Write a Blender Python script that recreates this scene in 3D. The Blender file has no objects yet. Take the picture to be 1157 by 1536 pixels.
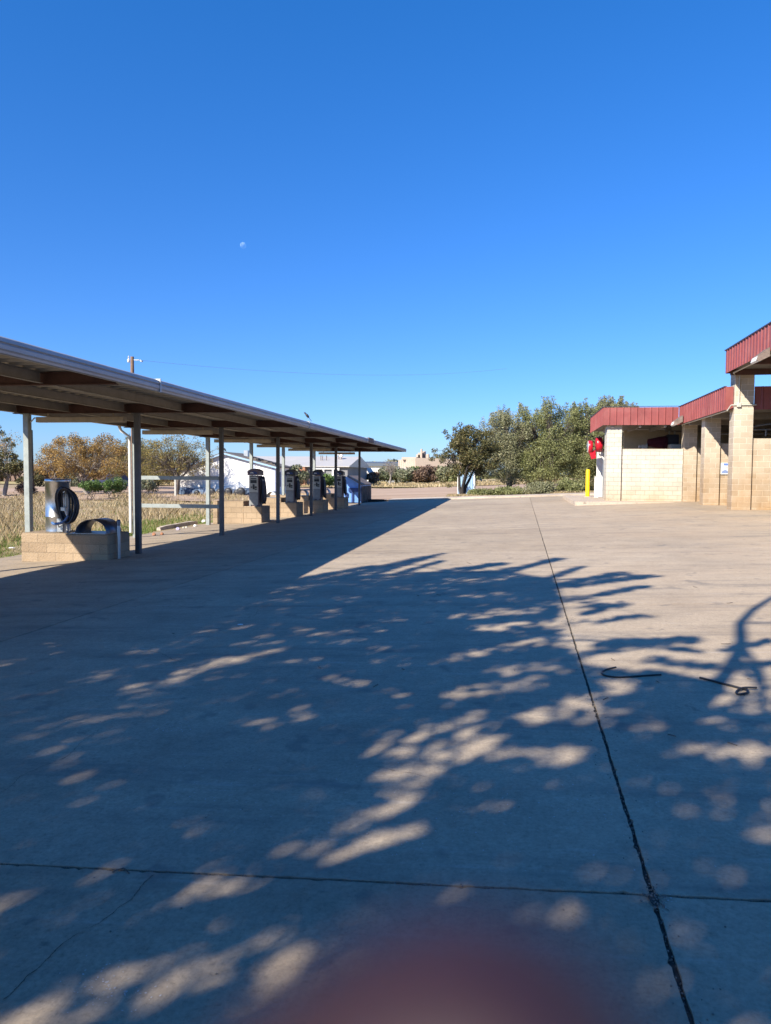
EXPO=0.93
SKYS=.058; SKYSAT=1.1; SKYHUE=.5; SKYTOP=(.36,1.32,2.1); SKYLOW=(.72,.98,1.6); SUNE=5.
LW=.62; LEAFK=1.0
# fingertip: position of its tip and the finger's path, in camera units (offset across, up, extra distance)
FTIP=(300,-812); FPTS=[(125,-940,.003),(-125,-1105,.006),(-380,-1450,.014),(-760,-1900,.024)]
import bpy, math, random
import numpy as np
from mathutils import Vector, Matrix
PI=math.pi; R=math.radians
scene=bpy.context.scene; COL=scene.collection
rnd=random.Random(7)
# ------------------------------------------------------------------ camera geometry (metres, +Y down the lot)
F=1090.; YAW=R(8.84); PIT=R(3.0); ROLL=R(0.4); CAMZ=1.5
cy,sy,cp,sp=math.cos(YAW),math.sin(YAW),math.cos(PIT),math.sin(PIT)
FW=Vector((-sy*cp,cy*cp,-sp)); _r=Vector((cy,sy,0)); _u=Vector((-sy*sp,cy*sp,cp))
RT=_r*math.cos(ROLL)+_u*math.sin(ROLL); UP=_u*math.cos(ROLL)-_r*math.sin(ROLL)
SUN=Vector((-.8,-1.2,1.0)).normalized()
def gz(x): return 0.042*max(-14.,min(8.,x))
def ray(px,py): return FW+RT*((px-578.5)/F)+UP*((768-py)/F)
def at(px,py,Y):
    d=ray(px,py); t=Y/d.y; return Vector((d.x*t,Y,CAMZ+d.z*t))
def X_at(px,Y): return at(px,712,Y).x
def Z_at(py,Y,px=578): return at(px,py,Y).z
def G(px,py):
    d=ray(px,py); t=5.
    for i in range(150): t=t*.5+.5*(gz(d.x*t)-CAMZ)/d.z
    return Vector((d.x*t,d.y*t,CAMZ+d.z*t))
# ------------------------------------------------------------------ objects
def tag(o,label=None,cat=None,group=None,kind=None):
    if label: o['label']=label
    if cat: o['category']=cat
    if group: o['group']=group
    if kind: o['kind']=kind
    return o
def empty(name,loc=(0,0,0),rz=0,label=None,cat=None,group=None):
    o=bpy.data.objects.new(name,None); COL.objects.link(o); o.location=loc; o.rotation_euler=(0,0,rz)
    o.empty_display_size=.2
    return tag(o,label,cat,group)
def link(name,me,parent=None,loc=None):
    o=bpy.data.objects.new(name,me); COL.objects.link(o)
    if parent: o.parent=parent
    if loc: o.location=loc
    return o
def copy_tree(o,parent=None):
    c=o.copy(); COL.objects.link(c); c.parent=parent
    for ch in list(o.children): copy_tree(ch,c)
    return c
class MB:
    def __init__(s): s.v=[]; s.f=[]; s.sm=[]
    def add(s,vs,fs,smooth=False):
        b=len(s.v); s.v+= [tuple(v) for v in vs]; s.f+=[tuple(b+i for i in f) for f in fs]; s.sm+=[smooth]*len(fs)
    def box(s,x0,x1,y0,y1,z0,z1):
        s.add([(x0,y0,z0),(x1,y0,z0),(x1,y1,z0),(x0,y1,z0),(x0,y0,z1),(x1,y0,z1),(x1,y1,z1),(x0,y1,z1)],
              [(3,2,1,0),(4,5,6,7),(0,1,5,4),(1,2,6,5),(2,3,7,6),(3,0,4,7)]); return s
    def bev(s,x0,x1,y0,y1,z0,z1,b=.01):
        # box with chamfered vertical and top edges
        def ring(i,z): return [(x0+i,y0+i,z),(x1-i,y0+i,z),(x1-i,y1-i,z),(x0+i,y1-i,z)]
        def ring8(z,k=0):
            return [(x0+b,y0+k,z),(x1-b,y0+k,z),(x1-k,y0+b,z),(x1-k,y1-b,z),(x1-b,y1-k,z),(x0+b,y1-k,z),(x0+k,y1-b,z),(x0+k,y0+b,z)]
        vs=ring8(z0)+ring8(z1-b)+ring8(z1,b*.9)
        fs=[tuple(range(7,-1,-1)),tuple(range(16,24))]
        for r in (0,8):
            for i in range(8): fs.append((r+i,r+(i+1)%8,r+8+(i+1)%8,r+8+i))
        s.add(vs,fs); return s
    def prism(s,poly,axis,a,b,smooth=False):
        # poly in the other two axes (in cyclic order x,y,z minus axis), extruded a..b
        def P(p,c):
            if axis=='x': return (c,p[0],p[1])
            if axis=='y': return (p[0],c,p[1])
            return (p[0],p[1],c)
        n=len(poly); vs=[P(p,a) for p in poly]+[P(p,b) for p in poly]
        fs=[tuple(range(n)),tuple(range(2*n-1,n-1,-1))]
        s.add(vs,fs)
        s.add(vs,[(i,i+n,(i+1)%n+n,(i+1)%n) for i in range(n)],smooth); return s
    def tube(s,pts,rad,n=8,cap=True,smooth=True):
        pts=[Vector(p) for p in pts]; m=len(pts)
        if not isinstance(rad,(list,tuple)): rad=[rad]*m
        t=(pts[1]-pts[0]).normalized(); a=t.orthogonal().normalized(); vs=[]
        for i in range(m):
            if i==0: d=pts[1]-pts[0]
            elif i==m-1: d=pts[-1]-pts[-2]
            else: d=(pts[i+1]-pts[i-1])
            d.normalize(); a=(a-d*a.dot(d))
            a=a.normalized() if a.length>1e-6 else d.orthogonal().normalized()
            b=d.cross(a)
            for k in range(n):
                w=2*PI*k/n; vs.append(pts[i]+(a*math.cos(w)+b*math.sin(w))*rad[i])
        fs=[(i*n+k,i*n+(k+1)%n,(i+1)*n+(k+1)%n,(i+1)*n+k) for i in range(m-1) for k in range(n)]
        s.add(vs,fs,smooth)
        if cap: s.add(vs[:n],[tuple(range(n-1,-1,-1))]); s.add(vs[-n:],[tuple(range(n))])
        return s
    def cyl(s,c,r,h,n=20,axis='z',smooth=True):
        d={'x':Vector((h,0,0)),'y':Vector((0,h,0)),'z':Vector((0,0,h))}[axis]
        return s.tube([c,Vector(c)+d],r,n,True,smooth)
    def lathe(s,c,prof,n=24,axis='z'):
        # prof: (r,h) list
        vs=[]
        for r,h in prof:
            for k in range(n):
                w=2*PI*k/n; p=(r*math.cos(w),r*math.sin(w),h)
                if axis=='x': p=(p[2],p[0],p[1])
                if axis=='y': p=(p[1],p[2],p[0])
                vs.append((c[0]+p[0],c[1]+p[1],c[2]+p[2]))
        m=len(prof)
        s.add(vs,[(i*n+k,i*n+(k+1)%n,(i+1)*n+(k+1)%n,(i+1)*n+k) for i in range(m-1) for k in range(n)],True)
        s.add(vs[:n],[tuple(range(n-1,-1,-1))]); s.add(vs[-n:],[tuple(range(n))]); return s
    def bar(s,a,b,w,h=None):
        a=Vector(a); b=Vector(b); h=h or w; d=(b-a).normalized()
        z=Vector((0,0,1)); x=d.cross(z)
        x=x.normalized() if x.length>1e-4 else Vector((1,0,0)); u=x.cross(d)
        vs=[p+x*(i*w/2)+u*(j*h/2) for p in (a,b) for i,j in ((-1,-1),(1,-1),(1,1),(-1,1))]
        s.add(vs,[(0,1,2,3),(7,6,5,4),(0,4,5,1),(1,5,6,2),(2,6,7,3),(3,7,4,0)]); return s
    def sheet(s,pts_a,pts_b,t,smooth=False):
        pass
    def build(s,name,mat,parent=None,loc=None):
        me=bpy.data.meshes.new(name); me.from_pydata(s.v,[],s.f); me.validate()
        if len(me.polygons)==len(s.sm): me.polygons.foreach_set('use_smooth',s.sm)
        me.materials.append(mat)
        import bmesh
        bm=bmesh.new(); bm.from_mesh(me); bmesh.ops.recalc_face_normals(bm,faces=bm.faces); bm.to_mesh(me); bm.free()
        return link(name,me,parent,loc)
def np_mesh(name,V,k,mat,parent=None):
    # V: (N*k,3) array, faces of k verts each
    n=len(V)//k; me=bpy.data.meshes.new(name)
    me.vertices.add(len(V)); me.vertices.foreach_set('co',np.ascontiguousarray(V,dtype=np.float32).ravel())
    me.loops.add(len(V)); me.loops.foreach_set('vertex_index',np.arange(len(V),dtype=np.int32))
    me.polygons.add(n); me.polygons.foreach_set('loop_start',np.arange(0,len(V),k,dtype=np.int32))
    me.polygons.foreach_set('loop_total',np.full(n,k,dtype=np.int32))
    me.materials.append(mat); me.update(calc_edges=True)
    return link(name,me,parent)
def leaf_quads(C,L,W,rng,droop=0.):
    n=len(C); d=rng.normal(size=(n,3)); d[:,2]-=droop; d/=np.linalg.norm(d,axis=1)[:,None]
    e=rng.normal(size=(n,3)); e-=d*(e*d).sum(1)[:,None]; e/=np.linalg.norm(e,axis=1)[:,None]
    s=rng.uniform(.65,1.35,size=(n,1)); a=d*L*s/2; b=e*W*s/2
    V=np.stack([C-a,C+b-a*.1,C+a,C-b-a*.1],axis=1)
    return V.reshape(-1,3)
# ------------------------------------------------------------------ materials
def nt_mat(name):
    m=bpy.data.materials.new(name); m.use_nodes=True; nt=m.node_tree; b=nt.nodes['Principled BSDF']; return m,nt,b
def N(nt,t,**k):
    n=nt.nodes.new(t)
    for a,v in k.items():
        if a in n.inputs: n.inputs[a].default_value=v
        else: setattr(n,a,v)
    return n
def ramp(nt,fac,stops):
    r=nt.nodes.new('ShaderNodeValToRGB'); e=r.color_ramp.elements
    while len(e)<len(stops): e.new(.5)
    for i,(p,c) in enumerate(stops): e[i].position=p; e[i].color=(*c,1) if len(c)==3 else c
    nt.links.new(fac,r.inputs[0]); return r.outputs[0]
def coords(nt,scale=(1,1,1),rot=(0,0,0),world=False):
    if world:
        g=nt.nodes.new('ShaderNodeNewGeometry').outputs['Position']
    else: g=nt.nodes.new('ShaderNodeTexCoord').outputs['Object']
    m=nt.nodes.new('ShaderNodeMapping'); m.inputs['Scale'].default_value=scale; m.inputs['Rotation'].default_value=rot
    nt.links.new(g,m.inputs[0]); return m.outputs[0]
def noise(nt,vec,scale,detail=4,rough=.55,out='Fac'):
    n=nt.nodes.new('ShaderNodeTexNoise'); n.inputs['Scale'].default_value=scale; n.inputs['Detail'].default_value=detail; n.inputs['Roughness'].default_value=rough
    nt.links.new(vec,n.inputs['Vector']); return n.outputs[out]
def mix(nt,fac,a,b,mode='MIX'):
    m=nt.nodes.new('ShaderNodeMix'); m.data_type='RGBA'; m.blend_type=mode
    for i,v in ((0,fac),(6,a),(7,b)):
        if hasattr(v,'links'): nt.links.new(v,m.inputs[i])
        elif i==0: m.inputs[0].default_value=v
        else: m.inputs[i].default_value=(*v,1)
    return m.outputs[2]
def math_(nt,op,a,b=None,clamp=False):
    m=nt.nodes.new('ShaderNodeMath'); m.operation=op; m.use_clamp=clamp
    for i,v in ((0,a),(1,b)):
        if v is None: continue
        if hasattr(v,'links'): nt.links.new(v,m.inputs[i])
        else: m.inputs[i].default_value=v
    return m.outputs[0]
def bump(nt,b,h,dist=.01,strength=.6):
    n=nt.nodes.new('ShaderNodeBump'); n.inputs['Distance'].default_value=dist; n.inputs['Strength'].default_value=strength
    nt.links.new(h,n.inputs['Height']); nt.links.new(n.outputs[0],b.inputs['Normal'])
def plain(name,c,rough=.6,metal=0.,var=.12,scale=6.,bmp=0.,bs=60.,spec=None):
    m,nt,b=nt_mat(name); v=coords(nt)
    n=noise(nt,v,scale,5); n2=noise(nt,v,scale*7,3)
    f=math_(nt,'ADD',math_(nt,'MULTIPLY',n,.7),math_(nt,'MULTIPLY',n2,.3))
    lo=tuple(x*(1-var*1.6) for x in c); hi=tuple(min(1,x*(1+var*1.6)) for x in c)
    nt.links.new(ramp(nt,f,[(.25,lo),(.75,hi)]),b.inputs['Base Color'])
    b.inputs['Roughness'].default_value=rough; b.inputs['Metallic'].default_value=metal
    if spec is not None: b.inputs['Specular IOR Level'].default_value=spec
    if bmp: bump(nt,b,noise(nt,v,bs,4),bmp)
    return m
def leafmat(name,cols,rough=.55,trans=.25,world_noise=.6):
    m,nt,b=nt_mat(name)
    g=nt.nodes.new('ShaderNodeNewGeometry')
    n=noise(nt,g.outputs['Position'],world_noise,3)
    f=math_(nt,'ADD',math_(nt,'MULTIPLY',g.outputs['Random Per Island'],.55),math_(nt,'MULTIPLY',n,.45))
    k=len(cols); st=[(.15+.7*i/(k-1),c) for i,c in enumerate(cols)]
    c=ramp(nt,f,st); nt.links.new(c,b.inputs['Base Color']); b.inputs['Roughness'].default_value=rough
    b.inputs['Specular IOR Level'].default_value=.3
    if trans:
        t=nt.nodes.new('ShaderNodeBsdfTranslucent'); nt.links.new(c,t.inputs['Color'])
        mx=nt.nodes.new('ShaderNodeMixShader'); mx.inputs[0].default_value=trans
        nt.links.new(b.outputs[0],mx.inputs[1]); nt.links.new(t.outputs[0],mx.inputs[2])
        nt.links.new(mx.outputs[0],nt.nodes['Material Output'].inputs['Surface'])
    return m
def blockmat(name,c1,c2,mortar,bw=.406,bh=.203,rough=.85,split=0.,stain=None,msize=.006):
    # concrete masonry: brick pattern laid along each face, whichever way it points
    m,nt,b=nt_mat(name); tc=nt.nodes.new('ShaderNodeTexCoord'); sx=nt.nodes.new('ShaderNodeSeparateXYZ'); nt.links.new(tc.outputs['Object'],sx.inputs[0])
    sn=nt.nodes.new('ShaderNodeSeparateXYZ'); nt.links.new(tc.outputs['Normal'],sn.inputs[0])
    ax=math_(nt,'GREATER_THAN',math_(nt,'ABSOLUTE',sn.outputs[0]),.6)
    u=math_(nt,'ADD',math_(nt,'MULTIPLY',sx.outputs[1],ax),math_(nt,'MULTIPLY',sx.outputs[0],math_(nt,'SUBTRACT',1.,ax)))
    cb=nt.nodes.new('ShaderNodeCombineXYZ'); nt.links.new(u,cb.inputs[0]); nt.links.new(sx.outputs[2],cb.inputs[1])
    br=nt.nodes.new('ShaderNodeTexBrick'); nt.links.new(cb.outputs[0],br.inputs['Vector'])
    br.inputs['Scale'].default_value=1; br.inputs['Brick Width'].default_value=bw; br.inputs['Row Height'].default_value=bh
    br.inputs['Mortar Size'].default_value=msize; br.inputs['Mortar Smooth'].default_value=.3; br.inputs['Bias'].default_value=0
    br.inputs['Color1'].default_value=(*c1,1); br.inputs['Color2'].default_value=(*c2,1); br.inputs['Mortar'].default_value=(*mortar,1)
    n1=noise(nt,tc.outputs['Object'],1.3,5); n2=noise(nt,tc.outputs['Object'],38,5,.7)
    c=mix(nt,.55,br.outputs['Color'],ramp(nt,n1,[(.3,(.62,.6,.56)),(.7,(1.0,.98,.95))]),'MULTIPLY')
    c=mix(nt,.5,c,ramp(nt,n2,[(.3,(.66,.64,.6)),(.7,(1,1,1))]),'MULTIPLY')
    if stain:
        z0,z1,col,amt=stain   # iron stains and splash that fade with height
        mr=nt.nodes.new('ShaderNodeMapRange'); nt.links.new(sx.outputs[2],mr.inputs[0])
        mr.inputs[1].default_value=z1; mr.inputs[2].default_value=z0; mr.inputs[3].default_value=0; mr.inputs[4].default_value=amt
        f=math_(nt,'MULTIPLY',mr.outputs[0],ramp(nt,noise(nt,tc.outputs['Object'],.9,5,.65),[(.25,(.35,.35,.35)),(.6,(1,1,1))]),True)
        c=mix(nt,f,c,col,'MULTIPLY')
    nt.links.new(c,b.inputs['Base Color']); b.inputs['Roughness'].default_value=rough; b.inputs['Specular IOR Level'].default_value=.2
    h=math_(nt,'ADD',math_(nt,'MULTIPLY',br.outputs['Fac'],-1.),math_(nt,'MULTIPLY',noise(nt,tc.outputs['Object'],30,5,.7),split))
    bump(nt,b,h,.008,.8); return m
M={}
def concrete(name,ca,cb,far=False):
    m,nt,b=nt_mat(name); v=coords(nt,world=True)
    vs=coords(nt,(1,6,1),world=True); vb=coords(nt,(30,1.2,1),world=True); vy=coords(nt,(.5,5.,1),(0,0,R(14)),world=True)
    big=noise(nt,v,.22,6,.6); med=noise(nt,v,1.7,7,.65); fine=noise(nt,v,55,6,.75); st=noise(nt,vs,.35,5,.6); vor=nt.nodes.new('ShaderNodeTexVoronoi')
    vor.inputs['Scale'].default_value=190; nt.links.new(v,vor.inputs['Vector'])
    c=ramp(nt,big,[(.3,ca),(.7,cb)])
    c=mix(nt,.75,c,ramp(nt,med,[(.25,(.70,.69,.68)),(.5,(.96,.96,.96)),(.75,(1.12,1.1,1.07))]),'MULTIPLY')
    c=mix(nt,.6,c,ramp(nt,st,[(.3,(.78,.78,.8)),(.7,(1.08,1.07,1.05))]),'MULTIPLY')
    c=mix(nt,.95,c,ramp(nt,fine,[(.28,(.60,.59,.57)),(.45,(.95,.95,.95)),(.72,(1.25,1.25,1.24))]),'MULTIPLY')
    c=mix(nt,.85,c,ramp(nt,noise(nt,v,17,9,.72),[(.3,(.80,.795,.79)),(.5,(.98,.98,.98)),(.7,(1.12,1.12,1.11))]),'MULTIPLY')
    c=mix(nt,ramp(nt,noise(nt,v,7,4,.5),[(.68,(0,0,0)),(.74,(.5,.5,.5))]),c,(.13,.115,.10))
    # warm, iron-stained side towards the wash bays
    sx=nt.nodes.new('ShaderNodeSeparateXYZ'); nt.links.new(v,sx.inputs[0])
    warm=math_(nt,'MULTIPLY',math_(nt,'ADD',math_(nt,'MULTIPLY',sx.outputs[0],.12),.15,True),ramp(nt,noise(nt,v,.5,4),[(.3,(0,0,0)),(.65,(1,1,1))]),True)
    c=mix(nt,math_(nt,'MULTIPLY',warm,.6),c,(.47,.345,.225))
    # thin pale drag marks and dark tyre scuffs
    dr=noise(nt,vy,1.6,5,.75); c=mix(nt,ramp(nt,dr,[(.58,(0,0,0)),(.70,(.26,.26,.26))]),c,(.56,.51,.45))
    dk=noise(nt,coords(nt,(.35,3.,1),(0,0,R(-9)),world=True),1.1,6,.7); c=mix(nt,ramp(nt,dk,[(.53,(0,0,0)),(.70,(.6,.6,.6))]),c,(.15,.135,.12))
    # aggregate flecks, little stains
    c=mix(nt,ramp(nt,vor.outputs['Distance'],[(.10,(.55,.55,.55)),(.16,(0,0,0))]),c,ramp(nt,noise(nt,v,90,2),[(.45,(.08,.075,.07)),(.55,(.6,.57,.53))]))
    sp_=noise(nt,v,3.3,3,.5); c=mix(nt,ramp(nt,sp_,[(.63,(0,0,0)),(.70,(.55,.55,.55))]),c,(.17,.15,.13))
    gi=nt.nodes.new('ShaderNodeNewGeometry'); c=mix(nt,.9,c,ramp(nt,gi.outputs['Random Per Island'],[(0,(.90,.89,.87)),(1,(1.06,1.06,1.06))]),'MULTIPLY')
    nt.links.new(c,b.inputs['Base Color']); b.inputs['Roughness'].default_value=.82; b.inputs['Specular IOR Level'].default_value=.28
    h=math_(nt,'ADD',math_(nt,'MULTIPLY',fine,.6),math_(nt,'ADD',math_(nt,'MULTIPLY',noise(nt,vb,3,4,.6),.5),math_(nt,'MULTIPLY',med,1.2)))
    bump(nt,b,h,.006,.55); return m
M['lot']=concrete('lot_concrete',(.352,.282,.208),(.45,.367,.270))
M['kerb']=concrete('kerb_concrete',(.50,.42,.34),(.58,.49,.40))
M['seal']=plain('joint_sealant',(.045,.038,.032),.95,0,.55,30,.004,120)
M['galv']=plain('galvanised_steel',(.42,.44,.45),.42,.75,.14,5)
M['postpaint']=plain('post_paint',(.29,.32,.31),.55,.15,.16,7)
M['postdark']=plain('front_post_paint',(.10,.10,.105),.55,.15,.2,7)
M['purlin']=plain('purlin_paint',(.27,.245,.215),.6,0,.14,4)
M['beam']=plain('red_oxide_beam',(.085,.04,.032),.75,0,.3,5)
M['deck']=plain('deck_sheet',(.36,.33,.28),.5,.1,.12,3)
M['gutter']=plain('gutter_metal',(.36,.35,.35),.5,.3,.1,2)
M['tan']=plain('tan_fixture',(.42,.35,.26),.6,0,.16,5)
M['stainless']=plain('stainless_steel',(.55,.56,.58),.28,.95,.08,14)
M['darksteel']=plain('dark_steel',(.13,.14,.17),.38,.8,.25,6)
M['hose']=plain('hose_rubber',(.008,.011,.022),.42,0,.3,9)
M['hoseblue']=plain('blue_hose',(.06,.13,.30),.45,0,.3,9)
M['white']=plain('white_paint',(.72,.71,.68),.5,0,.1,5)
M['offwhite']=plain('panel_offwhite',(.46,.445,.39),.5,0,.12,9)
M['greypanel']=plain('grey_panel',(.25,.25,.245),.5,.3,.16,8)
M['black']=plain('black_plastic',(.015,.015,.017),.5,0,.3,9)
M['navy']=plain('navy_motor',(.02,.025,.05),.5,0,.2,6)
M['dome']=plain('plum_dome',(.13,.085,.10),.45,0,.2,6)
M['domedark']=plain('black_dome',(.03,.028,.032),.45,0,.2,6)
M['red']=plain('red_metal',(.25,.062,.056),.5,.0,.14,1.1)
def _streaks(m):
    nt=m.node_tree; b=nt.nodes['Principled BSDF']; src=b.inputs['Base Color'].links[0].from_socket
    s1=noise(nt,coords(nt,(7,7,.5)),1.,6,.7); s2=noise(nt,coords(nt,(1,1,1)),1.6,5)
    c=mix(nt,ramp(nt,s1,[(.5,(0,0,0)),(.75,(.55,.55,.55))]),src,(.16,.055,.045)); c=mix(nt,ramp(nt,s2,[(.5,(0,0,0)),(.75,(.5,.5,.5))]),c,(.34,.13,.115)); nt.links.new(c,b.inputs['Base Color'])
_streaks(M['red'])
M['redshiny']=plain('red_shell',(.50,.012,.028),.3,0,.08,4)
M['yellow']=plain('yellow_paint',(.85,.55,.005),.5,0,.08,4)
M['blue']=plain('dumpster_blue',(.14,.30,.66),.5,0,.22,3)
M['darkblue']=plain('dark_blue',(.012,.04,.16),.5,0,.25,3)
M['rust']=plain('rusty_steel',(.17,.13,.11),.8,.1,.5,4,.004,60)
M['soffit']=plain('soffit_board',(.16,.15,.135),.8,0,.2,3)
M['interior']=plain('bay_paint',(.50,.42,.30),.8,0,.12,2)
M['bark']=plain('bark',(.13,.105,.085),.9,0,.35,9,.02,30)
M['barkpale']=plain('pale_bark',(.27,.235,.20),.9,0,.3,9,.02,30)
M['darkbark']=plain('dark_bark',(.035,.03,.027),.9,0,.35,9,.02,30)
M['polewood']=plain('pole_wood',(.20,.125,.085),.9,0,.3,6,.01,40)
M['housewhite']=plain('white_siding',(.82,.80,.76),.6,0,.05,2)
M['shingle']=plain('roof_shingles',(.12,.105,.095),.85,0,.35,9)
M['palemetal']=plain('pale_metal_roof',(.47,.44,.40),.5,.1,.06,.3)
M['beige']=plain('beige_cladding',(.46,.365,.285),.7,0,.06,.4)
M['brickred']=plain('red_brick',(.34,.16,.09),.85,0,.25,5)
M['glass']=plain('dark_glass',(.02,.025,.03),.12,0,.2,1)
M['skyblue']=plain('pale_blue_sheet',(.30,.45,.62),.5,.1,.1,2)
M['pillar']=blockmat('bay_block',(.64,.565,.465),(.54,.465,.365),(.78,.71,.60),stain=(.2,3.6,(.66,.49,.33),1.0),msize=.011)
M['whiteblock']=blockmat('white_block',(.66,.62,.55),(.60,.56,.49),(.42,.38,.32),stain=(.3,1.6,(.84,.67,.47),.75))
M['island']=blockmat('split_face_block',(.49,.375,.26),(.40,.30,.205),(.37,.285,.20),split=3.5,rough=.95,msize=.009)
M['leafshade']=leafmat('shade_leaf',[(.03,.05,.015),(.05,.08,.02)],trans=.0)
M['oak']=leafmat('live_oak_leaf',[(.075,.085,.028),(.17,.18,.065),(.25,.26,.105),(.34,.335,.17)],trans=.16)
M['oak2']=leafmat('live_oak_leaf_pale',[(.09,.092,.042),(.185,.19,.095),(.27,.265,.15),(.37,.345,.22)],trans=.16)
M['darkleaf']=leafmat('dark_leaf',[(.03,.034,.015),(.075,.078,.028),(.14,.12,.045),(.21,.165,.07)],trans=.15)
M['autumn']=leafmat('autumn_leaf',[(.09,.072,.03),(.24,.15,.05),(.42,.25,.065),(.50,.36,.14)],trans=.25)
M['autumn2']=leafmat('autumn_leaf_olive',[(.07,.075,.03),(.18,.155,.055),(.30,.23,.075),(.42,.31,.09)],trans=.25)
M['shrub']=leafmat('shrub_leaf',[(.05,.065,.03),(.12,.14,.07),(.21,.21,.13),(.28,.26,.19)],trans=.15)
M['shrubgreen']=leafmat('green_shrub_leaf',[(.04,.08,.02),(.10,.17,.04),(.18,.25,.07)],trans=.2)
M['shrubbrown']=leafmat('brown_shrub_leaf',[(.08,.05,.035),(.16,.10,.07),(.24,.17,.12)],trans=.15)
M['drygrass']=leafmat('dry_grass_blade',[(.14,.13,.05),(.33,.25,.135),(.50,.385,.22),(.66,.54,.36)],trans=.25,world_noise=.5)
M['greengrass']=leafmat('green_grass_blade',[(.06,.10,.015),(.12,.20,.03),(.20,.29,.06),(.36,.34,.14)],trans=.3,world_noise=.9)
def groundmat(name,cols,sc=.5,stretch=(1,1,1)):
    m,nt,b=nt_mat(name); v=coords(nt,stretch,world=True)
    f=math_(nt,'ADD',math_(nt,'MULTIPLY',noise(nt,v,sc,8,.7),.75),math_(nt,'MULTIPLY',noise(nt,v,sc*14,5,.7),.25))
    k=len(cols); nt.links.new(ramp(nt,f,[(.3+.4*i/(k-1),c) for i,c in enumerate(cols)]),b.inputs['Base Color'])
    b.inputs['Roughness'].default_value=.95; b.inputs['Specular IOR Level'].default_value=.1
    bump(nt,b,noise(nt,v,sc*20,6,.7),.05,.6); return m
M['field']=groundmat('field_soil',[(.20,.145,.09),(.34,.26,.16),(.42,.33,.2)],.35)
M['dirt']=groundmat('bare_dirt',[(.27,.185,.13),(.40,.285,.205),(.47,.35,.26)],.10,(.5,3.2,1))
M['farfield']=groundmat('far_grass',[(.26,.20,.085),(.40,.32,.15),(.48,.39,.2)],.12,(.4,2.5,1))
# ------------------------------------------------------------------ camera, sky, sun
cd=bpy.data.cameras.new('camera'); cam=bpy.data.objects.new('camera',cd); COL.objects.link(cam); scene.camera=cam
cam.matrix_world=Matrix(((RT.x,UP.x,-FW.x,0),(RT.y,UP.y,-FW.y,0),(RT.z,UP.z,-FW.z,CAMZ),(0,0,0,1)))
cd.sensor_fit='VERTICAL'; cd.sensor_height=24.; cd.lens=24.*F/1536.; cd.clip_start=.004; cd.clip_end=9000
cd.dof.use_dof=True; cd.dof.focus_distance=7.; cd.dof.aperture_fstop=(cd.lens/1000)/.0033
w=bpy.data.worlds.new('World'); scene.world=w; w.use_nodes=True; wn=w.node_tree
sky=wn.nodes.new('ShaderNodeTexSky'); sky.sky_type='NISHITA'; sky.sun_disc=False
sky.sun_elevation=math.asin(SUN.z); sky.sun_rotation=math.atan2(SUN.x,SUN.y)
sky.altitude=200; sky.air_density=1.0; sky.dust_density=.25; sky.ozone_density=3.5
bg=wn.nodes['Background']; bg.inputs['Strength'].default_value=SKYS; hs=wn.nodes.new('ShaderNodeHueSaturation'); hs.inputs['Saturation'].default_value=SKYSAT; hs.inputs['Hue'].default_value=SKYHUE
wn.links.new(sky.outputs[0],hs.inputs['Color']); wb=wn.nodes.new('ShaderNodeMix'); wb.data_type='RGBA'; wb.blend_type='MULTIPLY'; wb.inputs[0].default_value=1; wb.inputs[0].default_value=1
tcw=wn.nodes.new('ShaderNodeTexCoord'); sxw=wn.nodes.new('ShaderNodeSeparateXYZ'); wn.links.new(tcw.outputs['Generated'],sxw.inputs[0])
rw=wn.nodes.new('ShaderNodeValToRGB'); rw.color_ramp.elements[0].position=.02; rw.color_ramp.elements[0].color=(*SKYLOW,1); rw.color_ramp.elements[1].position=.62; rw.color_ramp.elements[1].color=(*SKYTOP,1)
wn.links.new(sxw.outputs[2],rw.inputs[0]); wn.links.new(rw.outputs[0],wb.inputs[7])
wn.links.new(hs.outputs[0],wb.inputs[6]); wn.links.new(wb.outputs[2],bg.inputs['Color'])
sl=bpy.data.lights.new('sun','SUN'); sl.energy=SUNE; sl.angle=R(.55); sl.color=(1,.92,.79)
so=bpy.data.objects.new('sun',sl); COL.objects.link(so); so.rotation_euler=SUN.to_track_quat('Z','Y').to_euler()
scene.view_settings.view_transform='Standard'; scene.view_settings.look='None'; scene.view_settings.exposure=EXPO; scene.view_settings.gamma=1
scene.cycles.use_denoising=True; scene.cycles.max_bounces=6; scene.cycles.transparent_max_bounces=8
scene.cycles.caustics_reflective=False; scene.cycles.caustics_refractive=False
# ------------------------------------------------------------------ ground
def grid_sheet(name,mat,xs,ys,zf,kind='structure'):
    V=[(x,y,zf(x,y)) for y in ys for x in xs]; n=len(xs)
    Fc=[(j*n+i,j*n+i+1,(j+1)*n+i+1,(j+1)*n+i) for j in range(len(ys)-1) for i in range(n-1)]
    me=bpy.data.meshes.new(name); me.from_pydata(V,[],Fc); me.materials.append(mat)
    me.polygons.foreach_set('use_smooth',[True]*len(Fc))
    return tag(link(name,me),kind=kind)
def wob(x,y): return .05*math.sin(x*.9+1.3*math.sin(y*.35))+.04*math.sin(y*.63+x*.4)
def gfield(x,y):
    z=gz(x)-.05
    if x<-11.6 or y>49.5 or y<-17: z+=.03+.6*wob(x,y)
    return z
xs=[-2500,-900,-400,-200,-120,-80]+[-60+1.5*i for i in range(60)]+[32,40,60,100,200,500,1200,2500]
ys=[-900,-200,-60,-30]+[-18+1.5*i for i in range(70)]+[90,95,100,106,115,130,160,200,300,500,900,1800,4000]
grid_sheet('ground',M['field'],xs,ys,gfield)
grid_sheet('dirt_road',M['dirt'],[-60+4*i for i in range(24)],[49.5+2.5*i for i in range(22)],lambda x,y:gz(x)+.045+.03*math.sin(x*.5+y*.8))
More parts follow.
